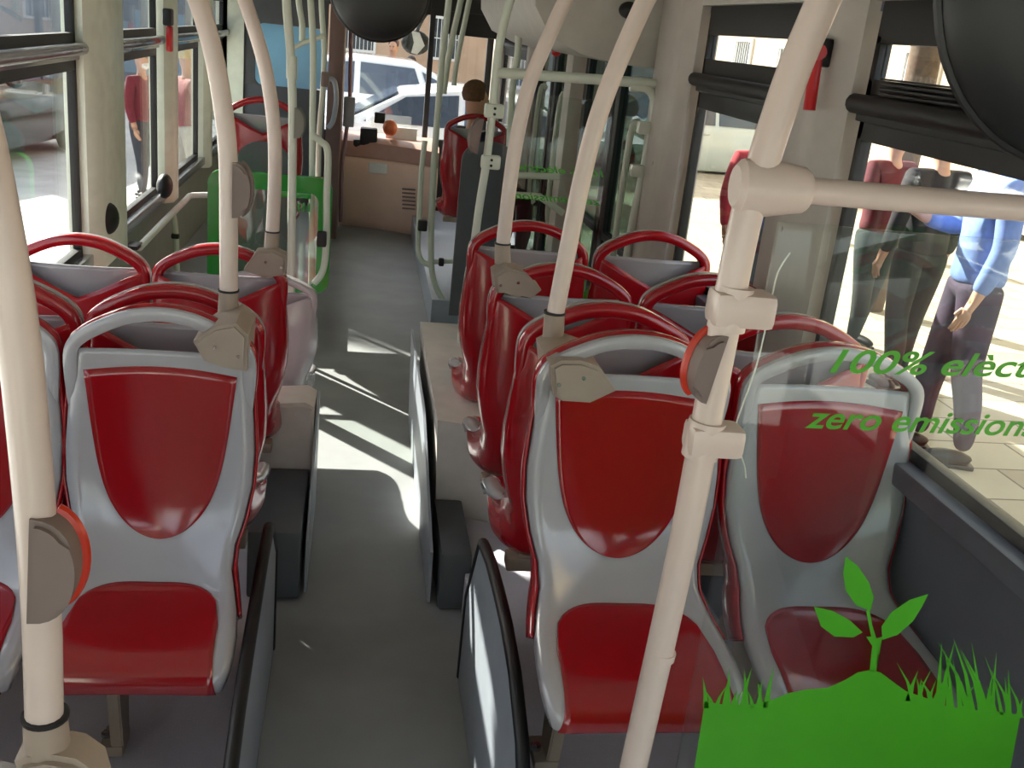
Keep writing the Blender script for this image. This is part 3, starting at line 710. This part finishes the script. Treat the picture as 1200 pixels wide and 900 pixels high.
# brown dashboard front
t = thing('dashboard', (.2, 10, 0), 'curved beige-brown dashboard front below the windscreen', 'dashboard')
rings = []
YD = 9.75
def dashx(s): return b.x+(.72-b.x)*s
for z, dy in ((0.0, .10), (.10, .02), (.40, 0), (.62, .02), (.66, .05)):
    rings.append([(dashx(i/10), YD+dy-.35*(i/10)**2+.0, z+0*i) for i in range(11)]+[(dashx(1), YD+.55, z), (b.x, YD+.55, z)])
mb = MB(); mb.loft(rings); lb(mb, t).build('lower_front', BROWN, t)
rings = [[(dashx(i/10), YD+dy+.04-.35*(i/10)**2, z) for i in range(11)]+[(dashx(1), YD+.55, z), (b.x, YD+.55, z)] for z, dy in ((.665, .0), (.80, .03), (.84, .10))]
mb = MB(); mb.loft(rings); lb(mb, t).build('upper_front', mat('rose_brown_panel', (180, 142, 128), .4), t)
mb = MB()
for i in range(6): mb.box(at(479, 222+i*4.5, Y=YD-.36), (.12, .02, .012))
lb(mb, t).build('vent_slats', BROWND, t)
mb = MB(); mb.box(at(443, 197, Y=YD-.08), (.17, .02, .10), .01); lb(mb, t).build('white_notice', WHITE, t)
mb = MB(); p = at(455, 172, Y=YD+.1); mb.box(p+Vector((0, .1, 0)), (.66, .3, .10), .03); mb.box(at(432, 160, Y=YD+.1), (.16, .12, .16), .02); mb.box(at(445, 138, Y=YD+.2), (.10, .05, .10), .01); lb(mb, t).build('instrument_hood', BLACK, t)
mb = MB(); mb.ball(at(457, 150, Y=YD+.15), .07, (1, .8, 1.1)); lb(mb, t).build('orange_lamp', mat('amber_lamp', (190, 100, 60), .3), t)
mb = MB(); mb.box(at(470, 158, Y=YD+.25), (.30, .04, .14), .01); lb(mb, t).build('white_card', WHITE, t)
t = thing('ticket_reader', at(409, 130, Y=9.5), 'grey ticket reader on a thin pole beside the windscreen', 'ticket reader')
mb = MB(); mb.box(at(409, 131, Y=9.5), (.10, .07, .26), .015); lb(mb, t).build('reader_body', SHIELD, t)
mb = MB(); mb.tube(pxpath([(412, -20), (411, 60), (410, 115)], 9.5), .018, smooth=False); mb.tube(pxpath([(407, 145), (404, 170), (401, 192), (399, 260)], 9.5), .018); lb(mb, t).build('pole', mat('pink_grey_tube', (150, 120, 125), .4), t)
# front wall with windscreen
a = at(402, 30, Y=YF); w0 = -.95; w1 = .62; w2 = 1.2
mb = MB(); mb.span((XL, YF, -.05), (XR, YF+.06, .80)); mb.span((XL, YF, 1.98), (XR, YF+.06, 2.3)); mb.span((w1, YF-.03, .5), (w1+.05, YF+.06, 2.2)); mb.span((XL, YF, .7), (w0, YF+.06, 2.2)); mb.span((w2, YF, .7), (XR+.05, YF+.06, 2.2))
struct(mb.build('wall_front', BLACK))
r = bpy.data.objects.new('window_%d' % wn, None); COL.objects.link(r); r.location = (0, YF, 1.3); struct(r); wn += 1
mb = MB(); mb.span((w0, YF+.02, .8), (w1, YF+.026, 1.98)); lb(mb, r).build('pane', GLASS, r)
mb = MB(); mb.span((w1+.05, YF+.02, .8), (w2, YF+.026, 1.98)); lb(mb, r).build('pane', GLASS, r)
mb = MB(); p = at(590, 32, Y=9.4); mb.span((.70, 9.38, 1.83), (XR, 9.45, 2.02), .01)
tag(lb(mb, thing('destination_box', (.9, 9.4, 1.9), 'black box across the ceiling above the seated man', 'equipment box')).build('casing', BLACKG), None)
bx = bpy.data.objects['casing']; bx.parent = [x for x in bpy.data.objects if x.name == 'destination_box'][0]
# wing mirror outside front window
t = thing('wing_mirror', at(487, 52, Y=10.9), 'dark outside mirror seen through the windscreen', 'mirror')
mb = MB(); c = at(487, 50, Y=10.9); mb.ball(c, .14, (1.05, .4, .85)); lb(mb, t).build('housing', BLACKG, t)
mb = MB(); mb.tube([c+Vector((0, 0, .1)), c+Vector((.1, -.05, .30)), c+Vector((.3, -.15, .34))], .02); lb(mb, t).build('arm', BLACK, t)
mb = MB(); mb.prism([c+Vector(v) for v in ((-.05, -.065, .11), (.03, -.065, .10), (.09, -.065, -.02), (.02, -.065, -.11), (-.04, -.065, -.1), (-.02, -.065, 0))], .008); lb(mb, t).build('mirror_glass', WHITE, t)

# ================================================================== PEOPLE
SKIN = mat('skin', (196, 150, 122), .55, noise=.04)
def skin_mesh(chains, m, name, parent, sub=2):
    """chains: list of lists of (x,y,z,r); first point of later chains may repeat a point of an earlier one to join"""
    verts = []; edges = []; rad = []; idx = {}
    for ch in chains:
        prev = None
        for p in ch:
            key = tuple(round(v, 4) for v in p[:3])
            if key not in idx: idx[key] = len(verts); verts.append(p[:3]); rad.append(p[3])
            if prev is not None: edges.append((prev, idx[key]))
            prev = idx[key]
    me = bpy.data.meshes.new(name); me.from_pydata(verts, edges, []); o = bpy.data.objects.new(name, me); COL.objects.link(o)
    sk = o.modifiers.new('skin', 'SKIN'); sk.use_smooth_shade = True
    for i, rr_ in enumerate(rad):
        me.skin_vertices[0].data[i].radius = (rr_ if not isinstance(rr_, tuple) else rr_[0], rr_ if not isinstance(rr_, tuple) else rr_[1])
    me.skin_vertices[0].data[0].use_root = True
    s = o.modifiers.new('sub', 'SUBSURF'); s.levels = sub; s.render_levels = sub
    dg = bpy.context.evaluated_depsgraph_get(); me2 = bpy.data.meshes.new_from_object(o.evaluated_get(dg))
    bpy.data.objects.remove(o); me2.materials.clear(); me2.materials.append(m)
    for p in me2.polygons: p.use_smooth = True
    o = bpy.data.objects.new(name, me2); COL.objects.link(o); o.parent = parent
    return o
def person(loc, h, rz, label, top, bottom, hair, seated=False, arms='down', beard=None, name='person', shoe=(30, 28, 28), stride=.08, group=None):
    t = thing(name, loc, label, 'person', group, rz=rz); s = h/1.75
    TOP = mat('cloth_%d_%d_%d' % top, top, .85, noise=.15, nscale=18, bump=.2); BOT = mat('cloth_%d_%d_%d' % bottom, bottom, .85, noise=.15, nscale=18, bump=.2)
    HAIR = mat('hair_%d_%d_%d' % hair, hair, .7, noise=.3, nscale=40); SH = mat('shoe_leather', shoe, .5)
    hz = .95 if not seated else .50   # pelvis height
    S = lambda c: [(x*s, y*s, z*s, (r*s if not isinstance(r, tuple) else (r[0]*s, r[1]*s))) for x, y, z, r in c]
    pel = (0, 0, hz, (.15, .11)); wa = (0, .0, hz+.16, (.135, .10)); ch = (0, .01, hz+.34, (.16, .11)); nk = (0, .0, hz+.50, (.06, .06)); hd0 = (0, .01, hz+.56, (.052, .055))
    hd1 = (0, .02, hz+.62, (.080, .094)); hd2 = (0, .015, hz+.70, (.082, .098)); hd3 = (0, .01, hz+.77, (.05, .06))
    torso = [pel, wa, ch, nk, hd0, hd1, hd2, hd3]
    limbs = []; legs = []; hands = []; feet = []
    for q in (-1, 1):
        if seated:
            lg = [pel, (q*.10, .10, hz-.0, .088), (q*.12, .44, hz+.02, .062), (q*.12, .46, hz-.25, .052), (q*.12, .44, .08, .036)]
        else:
            lg = [pel, (q*.095, .0, hz-.08, .09), (q*.10, q*stride*.5+.02, hz-.45, .062), (q*.10, q*stride-.0, hz-.65, .056), (q*.10, q*stride-.02, .08, .037)]
        legs.append(lg); fy = lg[-1][1]; feet.append((q*.10 if not seated else q*.12, fy))
        if arms == 'down' or (arms == 'one' and q < 0):
            ar = [ch, (q*.19, 0, hz+.43, .052), (q*.235, -.01, hz+.16, .042), (q*.24, .06, hz-.06, .032), (q*.238, .075, hz-.10, .026)]
        elif arms == 'lap':
            ar = [ch, (q*.19, 0, hz+.43, .052), (q*.23, .04, hz+.18, .042), (q*.13, .26, hz+.12, .032), (q*.11, .30, hz+.12, .026)]
        else:
            ar = [ch, (q*.19, 0, hz+.43, .052), (q*.24, .06, hz+.18, .042), (q*.16, .26, hz+.22, .032), (q*.14, .30, hz+.24, .026)]
        limbs.append(ar); hands.append((q, ar))
    fing = []
    for q, ar in hands:
        e = Vector(ar[-1][:3]); d = (e-Vector(ar[-3][:3])).normalized(); sd = Vector((0, 1, 0)) if abs(d.z) > .6 else Vector((q, 0, 0))
        palm = e+d*.06; fing.append([ar[-1], (*e, .026), (*palm, (.036, .018))])
        for k2 in range(4):
            b0 = palm+sd*(.024-.016*k2); L_ = (.034, .04, .038, .028)[k2]; cv = Vector((-q*.012, 0, 0)) if abs(d.z) > .6 else Vector((0, 0, -.012))
            fing.append([(*palm, .0), (*(b0+d*.02), .0095), (*(b0+d*(.02+L_)+cv), .0085), (*(b0+d*(.02+L_*1.8)+cv*2.4), .007)])
        fing.append([(*palm, .0), (*(e+d*.03+sd*.03), .011), (*(e+d*.065+sd*.045), .009)])
    thin = lambda c, k, n0, n1: [(p[0], p[1], p[2], (tuple(v*k for v in p[3]) if isinstance(p[3], tuple) else p[3]*k)) if n0 <= i < n1 else p for i, p in enumerate(c)]
    tb = thin(torso, .72, 0, 3); tb[3] = (nk[0], nk[1], nk[2], (.048, .05))
    body = [tb]+[[tb[2]]+thin(a_, .8, 1, 3)[1:] for a_ in limbs]+[[tb[0]]+thin(l_, .75, 1, 9)[1:] for l_ in legs]
    for f_ in fing: body.append([(p[0], p[1], p[2], p[3] if p[3] != .0 else (.036, .018)) for p in f_])
    skin_mesh([S(c) for c in body], SKIN, 'body', t, 2)
    k_ = 1.2; pel_t = (0, 0, hz, (.118, .10))
    tor = [(x, y, z, (r[0]*k_, r[1]*k_)) for x, y, z, r in [(0, 0, hz-.06, (.155, .115)), pel, wa, ch, (0, 0, hz+.50, (.070, .065))]]
    arm = [[(c[0], c[1], c[2], (c[3] if isinstance(c[3], tuple) else c[3]*1.35)) for c in a_[:4]] for a_ in limbs]
    for a_ in arm: a_[0] = tor[3]
    skin_mesh([S(c) for c in [tor]+arm], TOP, 'jacket', t, 2)
    lgs = [[(c[0], c[1], c[2], (tuple(v*1.06 for v in c[3]) if isinstance(c[3], tuple) else c[3]*1.25)) for c in l_] for l_ in legs]
    for l_ in lgs: l_[0] = pel_t
    skin_mesh([S(c) for c in lgs], BOT, 'trousers', t, 2)
    for x, y in feet:
        mb = MB(); mb.ball((x*s, (y+.07)*s, .045*s), .05*s, (.95, 2.6, .85), n=16); mb.box((x*s, (y+.06)*s, .012*s), (.085*s, .25*s, .024*s), .008); mb.build('shoe', SH, t)
    # hair cap, features
    hc = Vector((0, -.005, hz+.735))*s
    mb = MB(); mb.ball(hc, .094*s, (.92, 1.08, 1.0), n=20)
    for v in list(mb.bm.verts):
        if v.co.y > hc.y+.045*s and v.co.z < hc.z+.035*s: v.co.y = hc.y+.04*s
        if v.co.z < hc.z-.06*s: v.co.z = hc.z-.06*s
    mb.build('hair', HAIR, t)
    mb = MB()
    for q in (-1, 1): mb.ball(Vector((q*.03, .098, hz+.685))*s, .010*s, n=10)
    mb.build('eyes', BLACKG, t)
    mb = MB(); mb.ball(Vector((0, .112, hz+.655))*s, .014*s, (.8, 1.1, 1.5), n=12)
    for q in (-1, 1): mb.ball(Vector((q*.078, .01, hz+.665))*s, .02*s, (.4, .8, 1.4), n=12)
    mb.build('nose_and_ears', SKIN, t)
    mb = MB(); mb.ball(Vector((0, .098, hz+.615))*s, .018*s, (1.3, .5, .4), n=12); mb.build('mouth', mat('lips', (150, 80, 75), .5), t)
    if beard:
        mb = MB(); mb.ball(Vector((0, .06, hz+.60))*s, .062*s, (1, .85, .75), n=16); mb.build('beard', mat('beard_grey', beard, .8, noise=.3, nscale=60), t)
    return t
GR_ = -.12; GZ_ = GR_-.15
p = at(1092, 535, Z=GR_); person((p.x, p.y, GR_), 1.95, D(75), 'standing person in a light blue denim jacket and dark trousers outside the right window', (110, 135, 190), (58, 44, 66), (60, 45, 35), arms='one')
p = at(1052, 470, Z=GR_); person((p.x+.1, p.y+.3, GR_), 1.8, D(10), 'standing person in a black coat outside, left of the denim jacket', (26, 22, 26), (24, 30, 28), (40, 30, 25))
p = at(1005, 430, Z=GR_); person((p.x+.2, p.y+.5, GR_), 1.74, D(200), 'standing person in a dark red jacket outside behind the pillar edge', (96, 30, 38), (30, 44, 42), (90, 70, 50), arms='one')
p = at(944, 150, Y=6.2); person((p.x, 6.2, GR_), 1.9, D(150), 'grey-haired man in a blue shirt outside behind the near pole', (70, 90, 160), (60, 70, 70), (190, 185, 178), arms='front')
p = at(896, 175, Y=7.0); person((p.x, 7.0, GR_), 1.72, D(190), 'person in a red top outside the right window behind the curved pole', (170, 40, 50), (50, 52, 56), (70, 50, 40))
p = at(166, 120, Y=12); person((p.x, p.y, GZ_), 1.62, D(-115), 'glass reflection of a grey-bearded man in a dark red jacket, built outside the left windows', (120, 30, 44), (60, 62, 70), (205, 200, 195), beard=(225, 222, 215))  # figure stands in for a reflection in the left window glass
p = at(218, 105, Y=11.6); person((p.x, p.y, GZ_), 1.68, D(-60), 'glass reflection of a fair-haired person in a reddish top, built right of the bearded man', (150, 90, 90), (190, 185, 175), (200, 175, 120), arms='front')  # second figure standing in for a reflection in the panes
person((.79, 7.44, .26), 1.72, D(-65), 'man with short brown hair and dark jacket sitting in the front right seat', (44, 42, 58), (40, 40, 46), (92, 64, 36), seated=True, arms='lap')
p = at(461, 60, Y=19); person((p.x, 19, GR_-.15), 1.85, D(160), 'person in a red shirt standing behind the white cars', (190, 70, 70), (60, 50, 80), (80, 50, 50))
p = at(482, 75, Y=18.4); person((p.x, 18.4, GR_-.15), 1.6, D(200), 'person in a dark purple top behind the white cars', (90, 50, 84), (60, 50, 80), (60, 40, 50), arms='front')

# ================================================================== OUTSIDE
GZ = GR_-.15
STREET = speckle('street_surface', (214, 212, 206), (225, 223, 220), .8, 40, .1)
PAVE = mat('paving_slabs', (182, 172, 152), .8, noise=.2, nscale=2.5, bump=.1)
struct(MB().span((-60, -20, GZ-.1), (60, 90, GZ)).build('ground', STREET)); bpy.data.objects['ground']['label'] = 'light street surface'
o = MB(); 
o.span((XR+.35, -6, GZ), (9.2, 40, GR_), .02)
struct(o.build('pavement', PAVE), 'sunlit stone pavement on the right')
# brick pattern on the pavement
nt = PAVE.node_tree; bsdf = nt.nodes['Principled BSDF']; br = nt.nodes.new('ShaderNodeTexBrick'); tc = nt.nodes.new('ShaderNodeTexCoord')
br.inputs['Scale'].default_value = 1.0; br.inputs['Color1'].default_value = srgb(196, 186, 164); br.inputs['Color2'].default_value = srgb(170, 158, 138); br.inputs['Mortar'].default_value = srgb(120, 110, 98)
br.inputs['Mortar Size'].default_value = .008; br.inputs['Brick Width'].default_value = .6; br.inputs['Row Height'].default_value = .4
nt.links.new(tc.outputs['Object'], br.inputs['Vector']); nt.links.new(br.outputs['Color'], bsdf.inputs['Base Color'])

def facade(name, origin, ux, n, floors, w, h, depth, wall, label, winm, shutter=None, door_every=3):
    """a street front: ux = direction along the wall"""
    t = thing(name, origin, label, 'building')
    U = Vector(ux).normalized(); N = Vector((U.y, -U.x, 0))
    L_ = n*w; H_ = floors*h+.6
    M = Matrix(((U.x, N.x, 0, 0), (U.y, N.y, 0, 0), (0, 0, 1, 0), (0, 0, 0, 1)))
    def add(a, b, nm, m, par=t, bev=0):
        mb = MB(); mb.span(a, b, bev); bmesh.ops.transform(mb.bm, matrix=M, verts=mb.bm.verts); return mb.build(nm, m, par)
    mb = MB(); mb.span((0, -depth, 0), (L_, 0, H_)); 
    for f in range(1, floors+1): mb.span((0, 0, f*h), (L_, .08, f*h+.12))
    mb.span((0, -.1, H_), (L_, .25, H_+.2))
    bmesh.ops.transform(mb.bm, matrix=M, verts=mb.bm.verts); mb.build('wall', wall, t)
    for f in range(floors):
        for i in range(n):
            x = (i+.5)*w; z = f*h+(.9 if f or i % door_every else .1); ww = .55; zz = z+1.5 if f or i % door_every else z+2.2
            mb = MB(); mb.span((x-ww-.1, 0, z-.1), (x+ww+.1, .06, z)); mb.span((x-ww-.1, 0, zz), (x+ww+.1, .06, zz+.1)); mb.span((x-ww-.1, 0, z), (x-ww, .06, zz)); mb.span((x+ww, 0, z), (x+ww+.1, .06, zz))
            for q in range(7): mb.span((x-ww+(q+.5)*ww*2/7-.012, .02, z), (x-ww+(q+.5)*ww*2/7+.012, .045, zz))
            mb.span((x-ww, .02, (z+zz)/2-.02), (x+ww, .045, (z+zz)/2+.02))
            bmesh.ops.transform(mb.bm, matrix=M, verts=mb.bm.verts); fr = mb.build('window_frame', WHITE, t)
            add((x-ww, .0, z), (x+ww, .02, zz), 'pane', winm, fr)
    return t
WPANE = mat('dark_window_pane', (46, 56, 66), .12)
facade('building', (9.6, 34, GR_), (0, -1, 0), 12, 3, 3.0, 3.2, 6, mat('ochre_plaster', (206, 184, 150), .85, noise=.1, nscale=2), 'sunlit sandy building with grilled windows beyond the right pavement', WPANE)
# mirrored orientation for the left front
facade('building', (-18, -14, GZ), (0, 1, 0), 10, 2, 3.4, 3.2, 6, mat('blue_grey_plaster', (120, 128, 138), .85, noise=.15, nscale=1), 'shaded blue-grey building across the street on the left', WPANE)
facade('building', (-15.5, 44, GZ), (1, 0, 0), 9, 4, 3.4, 3.2, 6, mat('tan_plaster', (190, 160, 134), .85, noise=.1, nscale=1), 'tan building closing the street ahead', WPANE)

facade('building', (-17.5, 28, GZ), (1, 0, 0), 5, 3, 3.1, 3.2, 6, mat('blue_grey_plaster', (120, 128, 138)), 'shaded blue-grey corner building at the end of the street, left of the cars', WPANE)
# trees
LEAFM = mat('leaf_green', (86, 120, 44), .6, noise=.35, nscale=3); BARK = mat('bark', (96, 80, 64), .9, noise=.25, nscale=20, bump=.5)
def tree(x, y, z, h, r, label, seed, nleaf=2600, green=LEAFM):
    t = thing('tree', (x, y, z), label, 'tree', 'street trees'); R = random.Random(seed)
    mb = MB(); mb.tube([(0, 0, 0), (.04, .02, h*.3), (0, .05, h*.62)], .13, n=10)
    for i in range(6):
        a = i*1.05+R.random(); mb.tube([(0, .03, h*(.45+.03*i)), (math.cos(a)*r*.35, math.sin(a)*r*.35, h*.68), (math.cos(a)*r*.7, math.sin(a)*r*.7, h*.82)], .045, n=7)
    mb.build('trunk', BARK, t)
    mb = MB(); c = Vector((0, 0, h*.8))
    for i in range(nleaf):
        d = Vector((R.gauss(0, 1), R.gauss(0, 1), R.gauss(0, 1))).normalized()*(R.random()**.45)
        p = c+Vector((d.x*r, d.y*r, d.z*r*.8)); s = R.uniform(.07, .15)
        u = Vector((R.gauss(0, 1), R.gauss(0, 1), R.gauss(0, 1))).normalized(); v = u.orthogonal().normalized()
        vs = [mb.bm.verts.new(p+q) for q in (u*s, v*s*.5, -u*s, -v*s*.5)]; mb.bm.faces.new(vs)
    mb.build('crown', green, t, smooth=0)
    return t
tree(4.6, 8.4, GR_, 5.0, 1.7, 'leafy green tree on the right pavement beside the door', 1)
tree(5.2, 12.5, GR_, 5.2, 1.9, 'leafy green tree on the right pavement ahead of the bus', 2)
tree(6.2, 4.2, GR_, 6.4, 1.8, 'pavement tree above the group of people at right', 3)

# cars
def car(loc, rz, paint, label, scale=1.0):
    t = thing('car', loc, label, 'car', 'parked cars', rz=rz); t.scale = (scale,)*3
    PM = mat('paint_%d_%d_%d' % paint, paint, .18, coat=.8, noise=.02)
    #  stations along x (front at -x): x, half width, z bottom, z belt, roof z, roof half width
    ST = [(-2.15, .62, .35, .62), (-2.05, .78, .25, .74), (-1.6, .86, .2, .86), (-1.0, .88, .2, .94), (-.3, .88, .2, .97), (.6, .88, .2, .98), (1.4, .88, .2, .98), (1.95, .84, .22, .95), (2.1, .74, .32, .86)]
    rings = []
    for x, w, z0, z1 in ST:
        rings.append([(x, w*.9, z0), (x, w, z0+.12), (x, w, z1-.12), (x, w*.93, z1), (x, 0, z1+.02), (x, -w*.93, z1), (x, -w, z1-.12), (x, -w, z0+.12), (x, -w*.9, z0)])
    mb = MB(); mb.loft(rings); mb.build('body', PM, t)
    CB = [(-1.0, .80, .94, .0), (-.25, .74, 1.36, 1), (.4, .70, 1.46, 1), (1.2, .70, 1.44, 1), (1.75, .74, 1.2, 1), (2.0, .78, .96, 0)]
    def ring(x, w, z): return [(x, .84*1.0, .93), (x, w, z-.03 if z > 1 else z), (x, w*.8, z), (x, -w*.8, z), (x, -w, z-.03 if z > 1 else z), (x, -.84, .93)]
    mb = MB(); mb.loft([ring(x, w, z) for x, w, z, _ in CB]); mb.build('roof', PM, t)
    WG = mat('car_window', (70, 80, 96), .08, noise=.1)
    for q in (-1, 1):
        for pts in ([(-.72, .99), (-.22, 1.31), (.42, 1.38), (.42, .99)], [(.50, .99), (.50, 1.38), (1.2, 1.36), (1.35, .99)], [(1.43, .99), (1.30, 1.33), (1.58, 1.2), (1.75, 1.0)]):
            mb = MB(); mb.prism([(x, q*(.845-(z-.93)*.26), z) for x, z in pts], .02, (0, 1, 0)); mb.build('side_window', WG, t)
    mb = MB(); mb.prism([(-.93, -.66, 1.0), (-.93, .66, 1.0), (-.32, .60, 1.345), (-.32, -.60, 1.345)], .02, (-.5, 0, .85)); mb.build('windscreen', WG, t)
    mb = MB(); mb.prism([(1.99, -.64, 1.02), (1.99, .64, 1.02), (1.80, .58, 1.2), (1.80, -.58, 1.2)], .02, (.6, 0, .6)); mb.build('rear_window', WG, t)
    for x in (-1.35, 1.35):
        for q in (-1, 1):
            mb = MB(); mb.cyl((x, q*.72, .32), (x, q*.90, .32), .32, n=28); w_ = mb.build('wheel', BLACK, t)
            mb = MB(); mb.cyl((x, q*.88, .32), (x, q*.912, .32), .2, .17, n=20)
            for s_ in range(5):
                a = s_*2*PI/5; mb.box((x+.1*math.cos(a), q*.912, .32+.1*math.sin(a)), (.05, .02, .05), .005)
            mb.build('hubcap', ALU, w_)
    for q in (-1, 1):
        mb = MB(); mb.ball((-2.02, q*.62, .64), .12, (.6, 1.3, .7), n=14); mb.build('headlight', WHITE, t)
        mb = MB(); mb.ball((2.03, q*.66, .74), .1, (.5, 1.2, 1), n=14); mb.build('tail_light', REDP, t)
        mb = MB(); mb.ball((-.62, q*.98, 1.02), .1, (.7, 1, .7), n=14); mb.build('door_mirror', PM, t)
        mb = MB(); mb.box((.25, q*.885, .84), (.14, .02, .025), .005); mb.build('door_handle', ALU, t)
    return t
car((.75, 13.6, GZ), 0, (240, 240, 244), 'white car seen through the windscreen, nearer of the two')
car((-.6, 16.6, GZ), 0, (236, 238, 240), 'white car behind, with its roof above the nearer white car', 1.12)
car((5.6, 18.5, GZ), D(8), (200, 214, 216), 'pale car seen beyond the seated man')
p = at(-10, 230, Z=GZ); car((-4.95, 14.0, GZ), D(82), (38, 58, 50), 'dark green car in the street outside the left window', 1.0)

# unseen tree added between sun and near windows, to shade the near left seats
tree(-5.0, 6.2, GZ, 6.0, 1.5, 'added unseen tree left of the bus, shading the near seats', 9, 4200)

tree(-6.9, 16.3, GZ, 8.6, 1.4, 'added unseen tree beyond the green car, keeping sun off the far aisle', 12, 3800)  # unseen crown added to block sun from the far aisle floor
# ================================================================== LIGHT
w = bpy.data.worlds.new('sky'); SC.world = w; w.use_nodes = True; nt = w.node_tree
bg = nt.nodes['Background']; sk = nt.nodes.new('ShaderNodeTexSky'); sk.sky_type = 'NISHITA'; sk.sun_disc = False
SUN_D = Vector((.634, -.773, -.60)).normalized()
sk.sun_elevation = math.asin(-SUN_D.z); sk.sun_rotation = math.atan2(-SUN_D.x, -SUN_D.y); sk.air_density = 1.0; sk.dust_density = 2
mxw = nt.nodes.new('ShaderNodeMix'); mxw.data_type = 'RGBA'; mxw.inputs[0].default_value = .5; hs = nt.nodes.new('ShaderNodeHueSaturation'); hs.inputs['Saturation'].default_value = .45
nt.links.new(sk.outputs[0], hs.inputs['Color']); nt.links.new(hs.outputs[0], bg.inputs[0]); nt.nodes.remove(mxw); bg.inputs[1].default_value = .5
ld = bpy.data.lights.new('sun', 'SUN'); ld.energy = 18; ld.angle = D(.6); ld.color = (1, .95, .86)
lo = bpy.data.objects.new('sun', ld); COL.objects.link(lo); lo.location = (-8, 10, 12); lo.rotation_euler = SUN_D.to_track_quat('-Z', 'Y').to_euler()

vs = SC.view_settings; vs.view_transform = 'Standard'; vs.look = 'None'; vs.gamma = 1; vs.use_curve_mapping = False; vs.exposure = .22
SC.cycles.max_bounces = 10; SC.cycles.transparent_max_bounces = 24
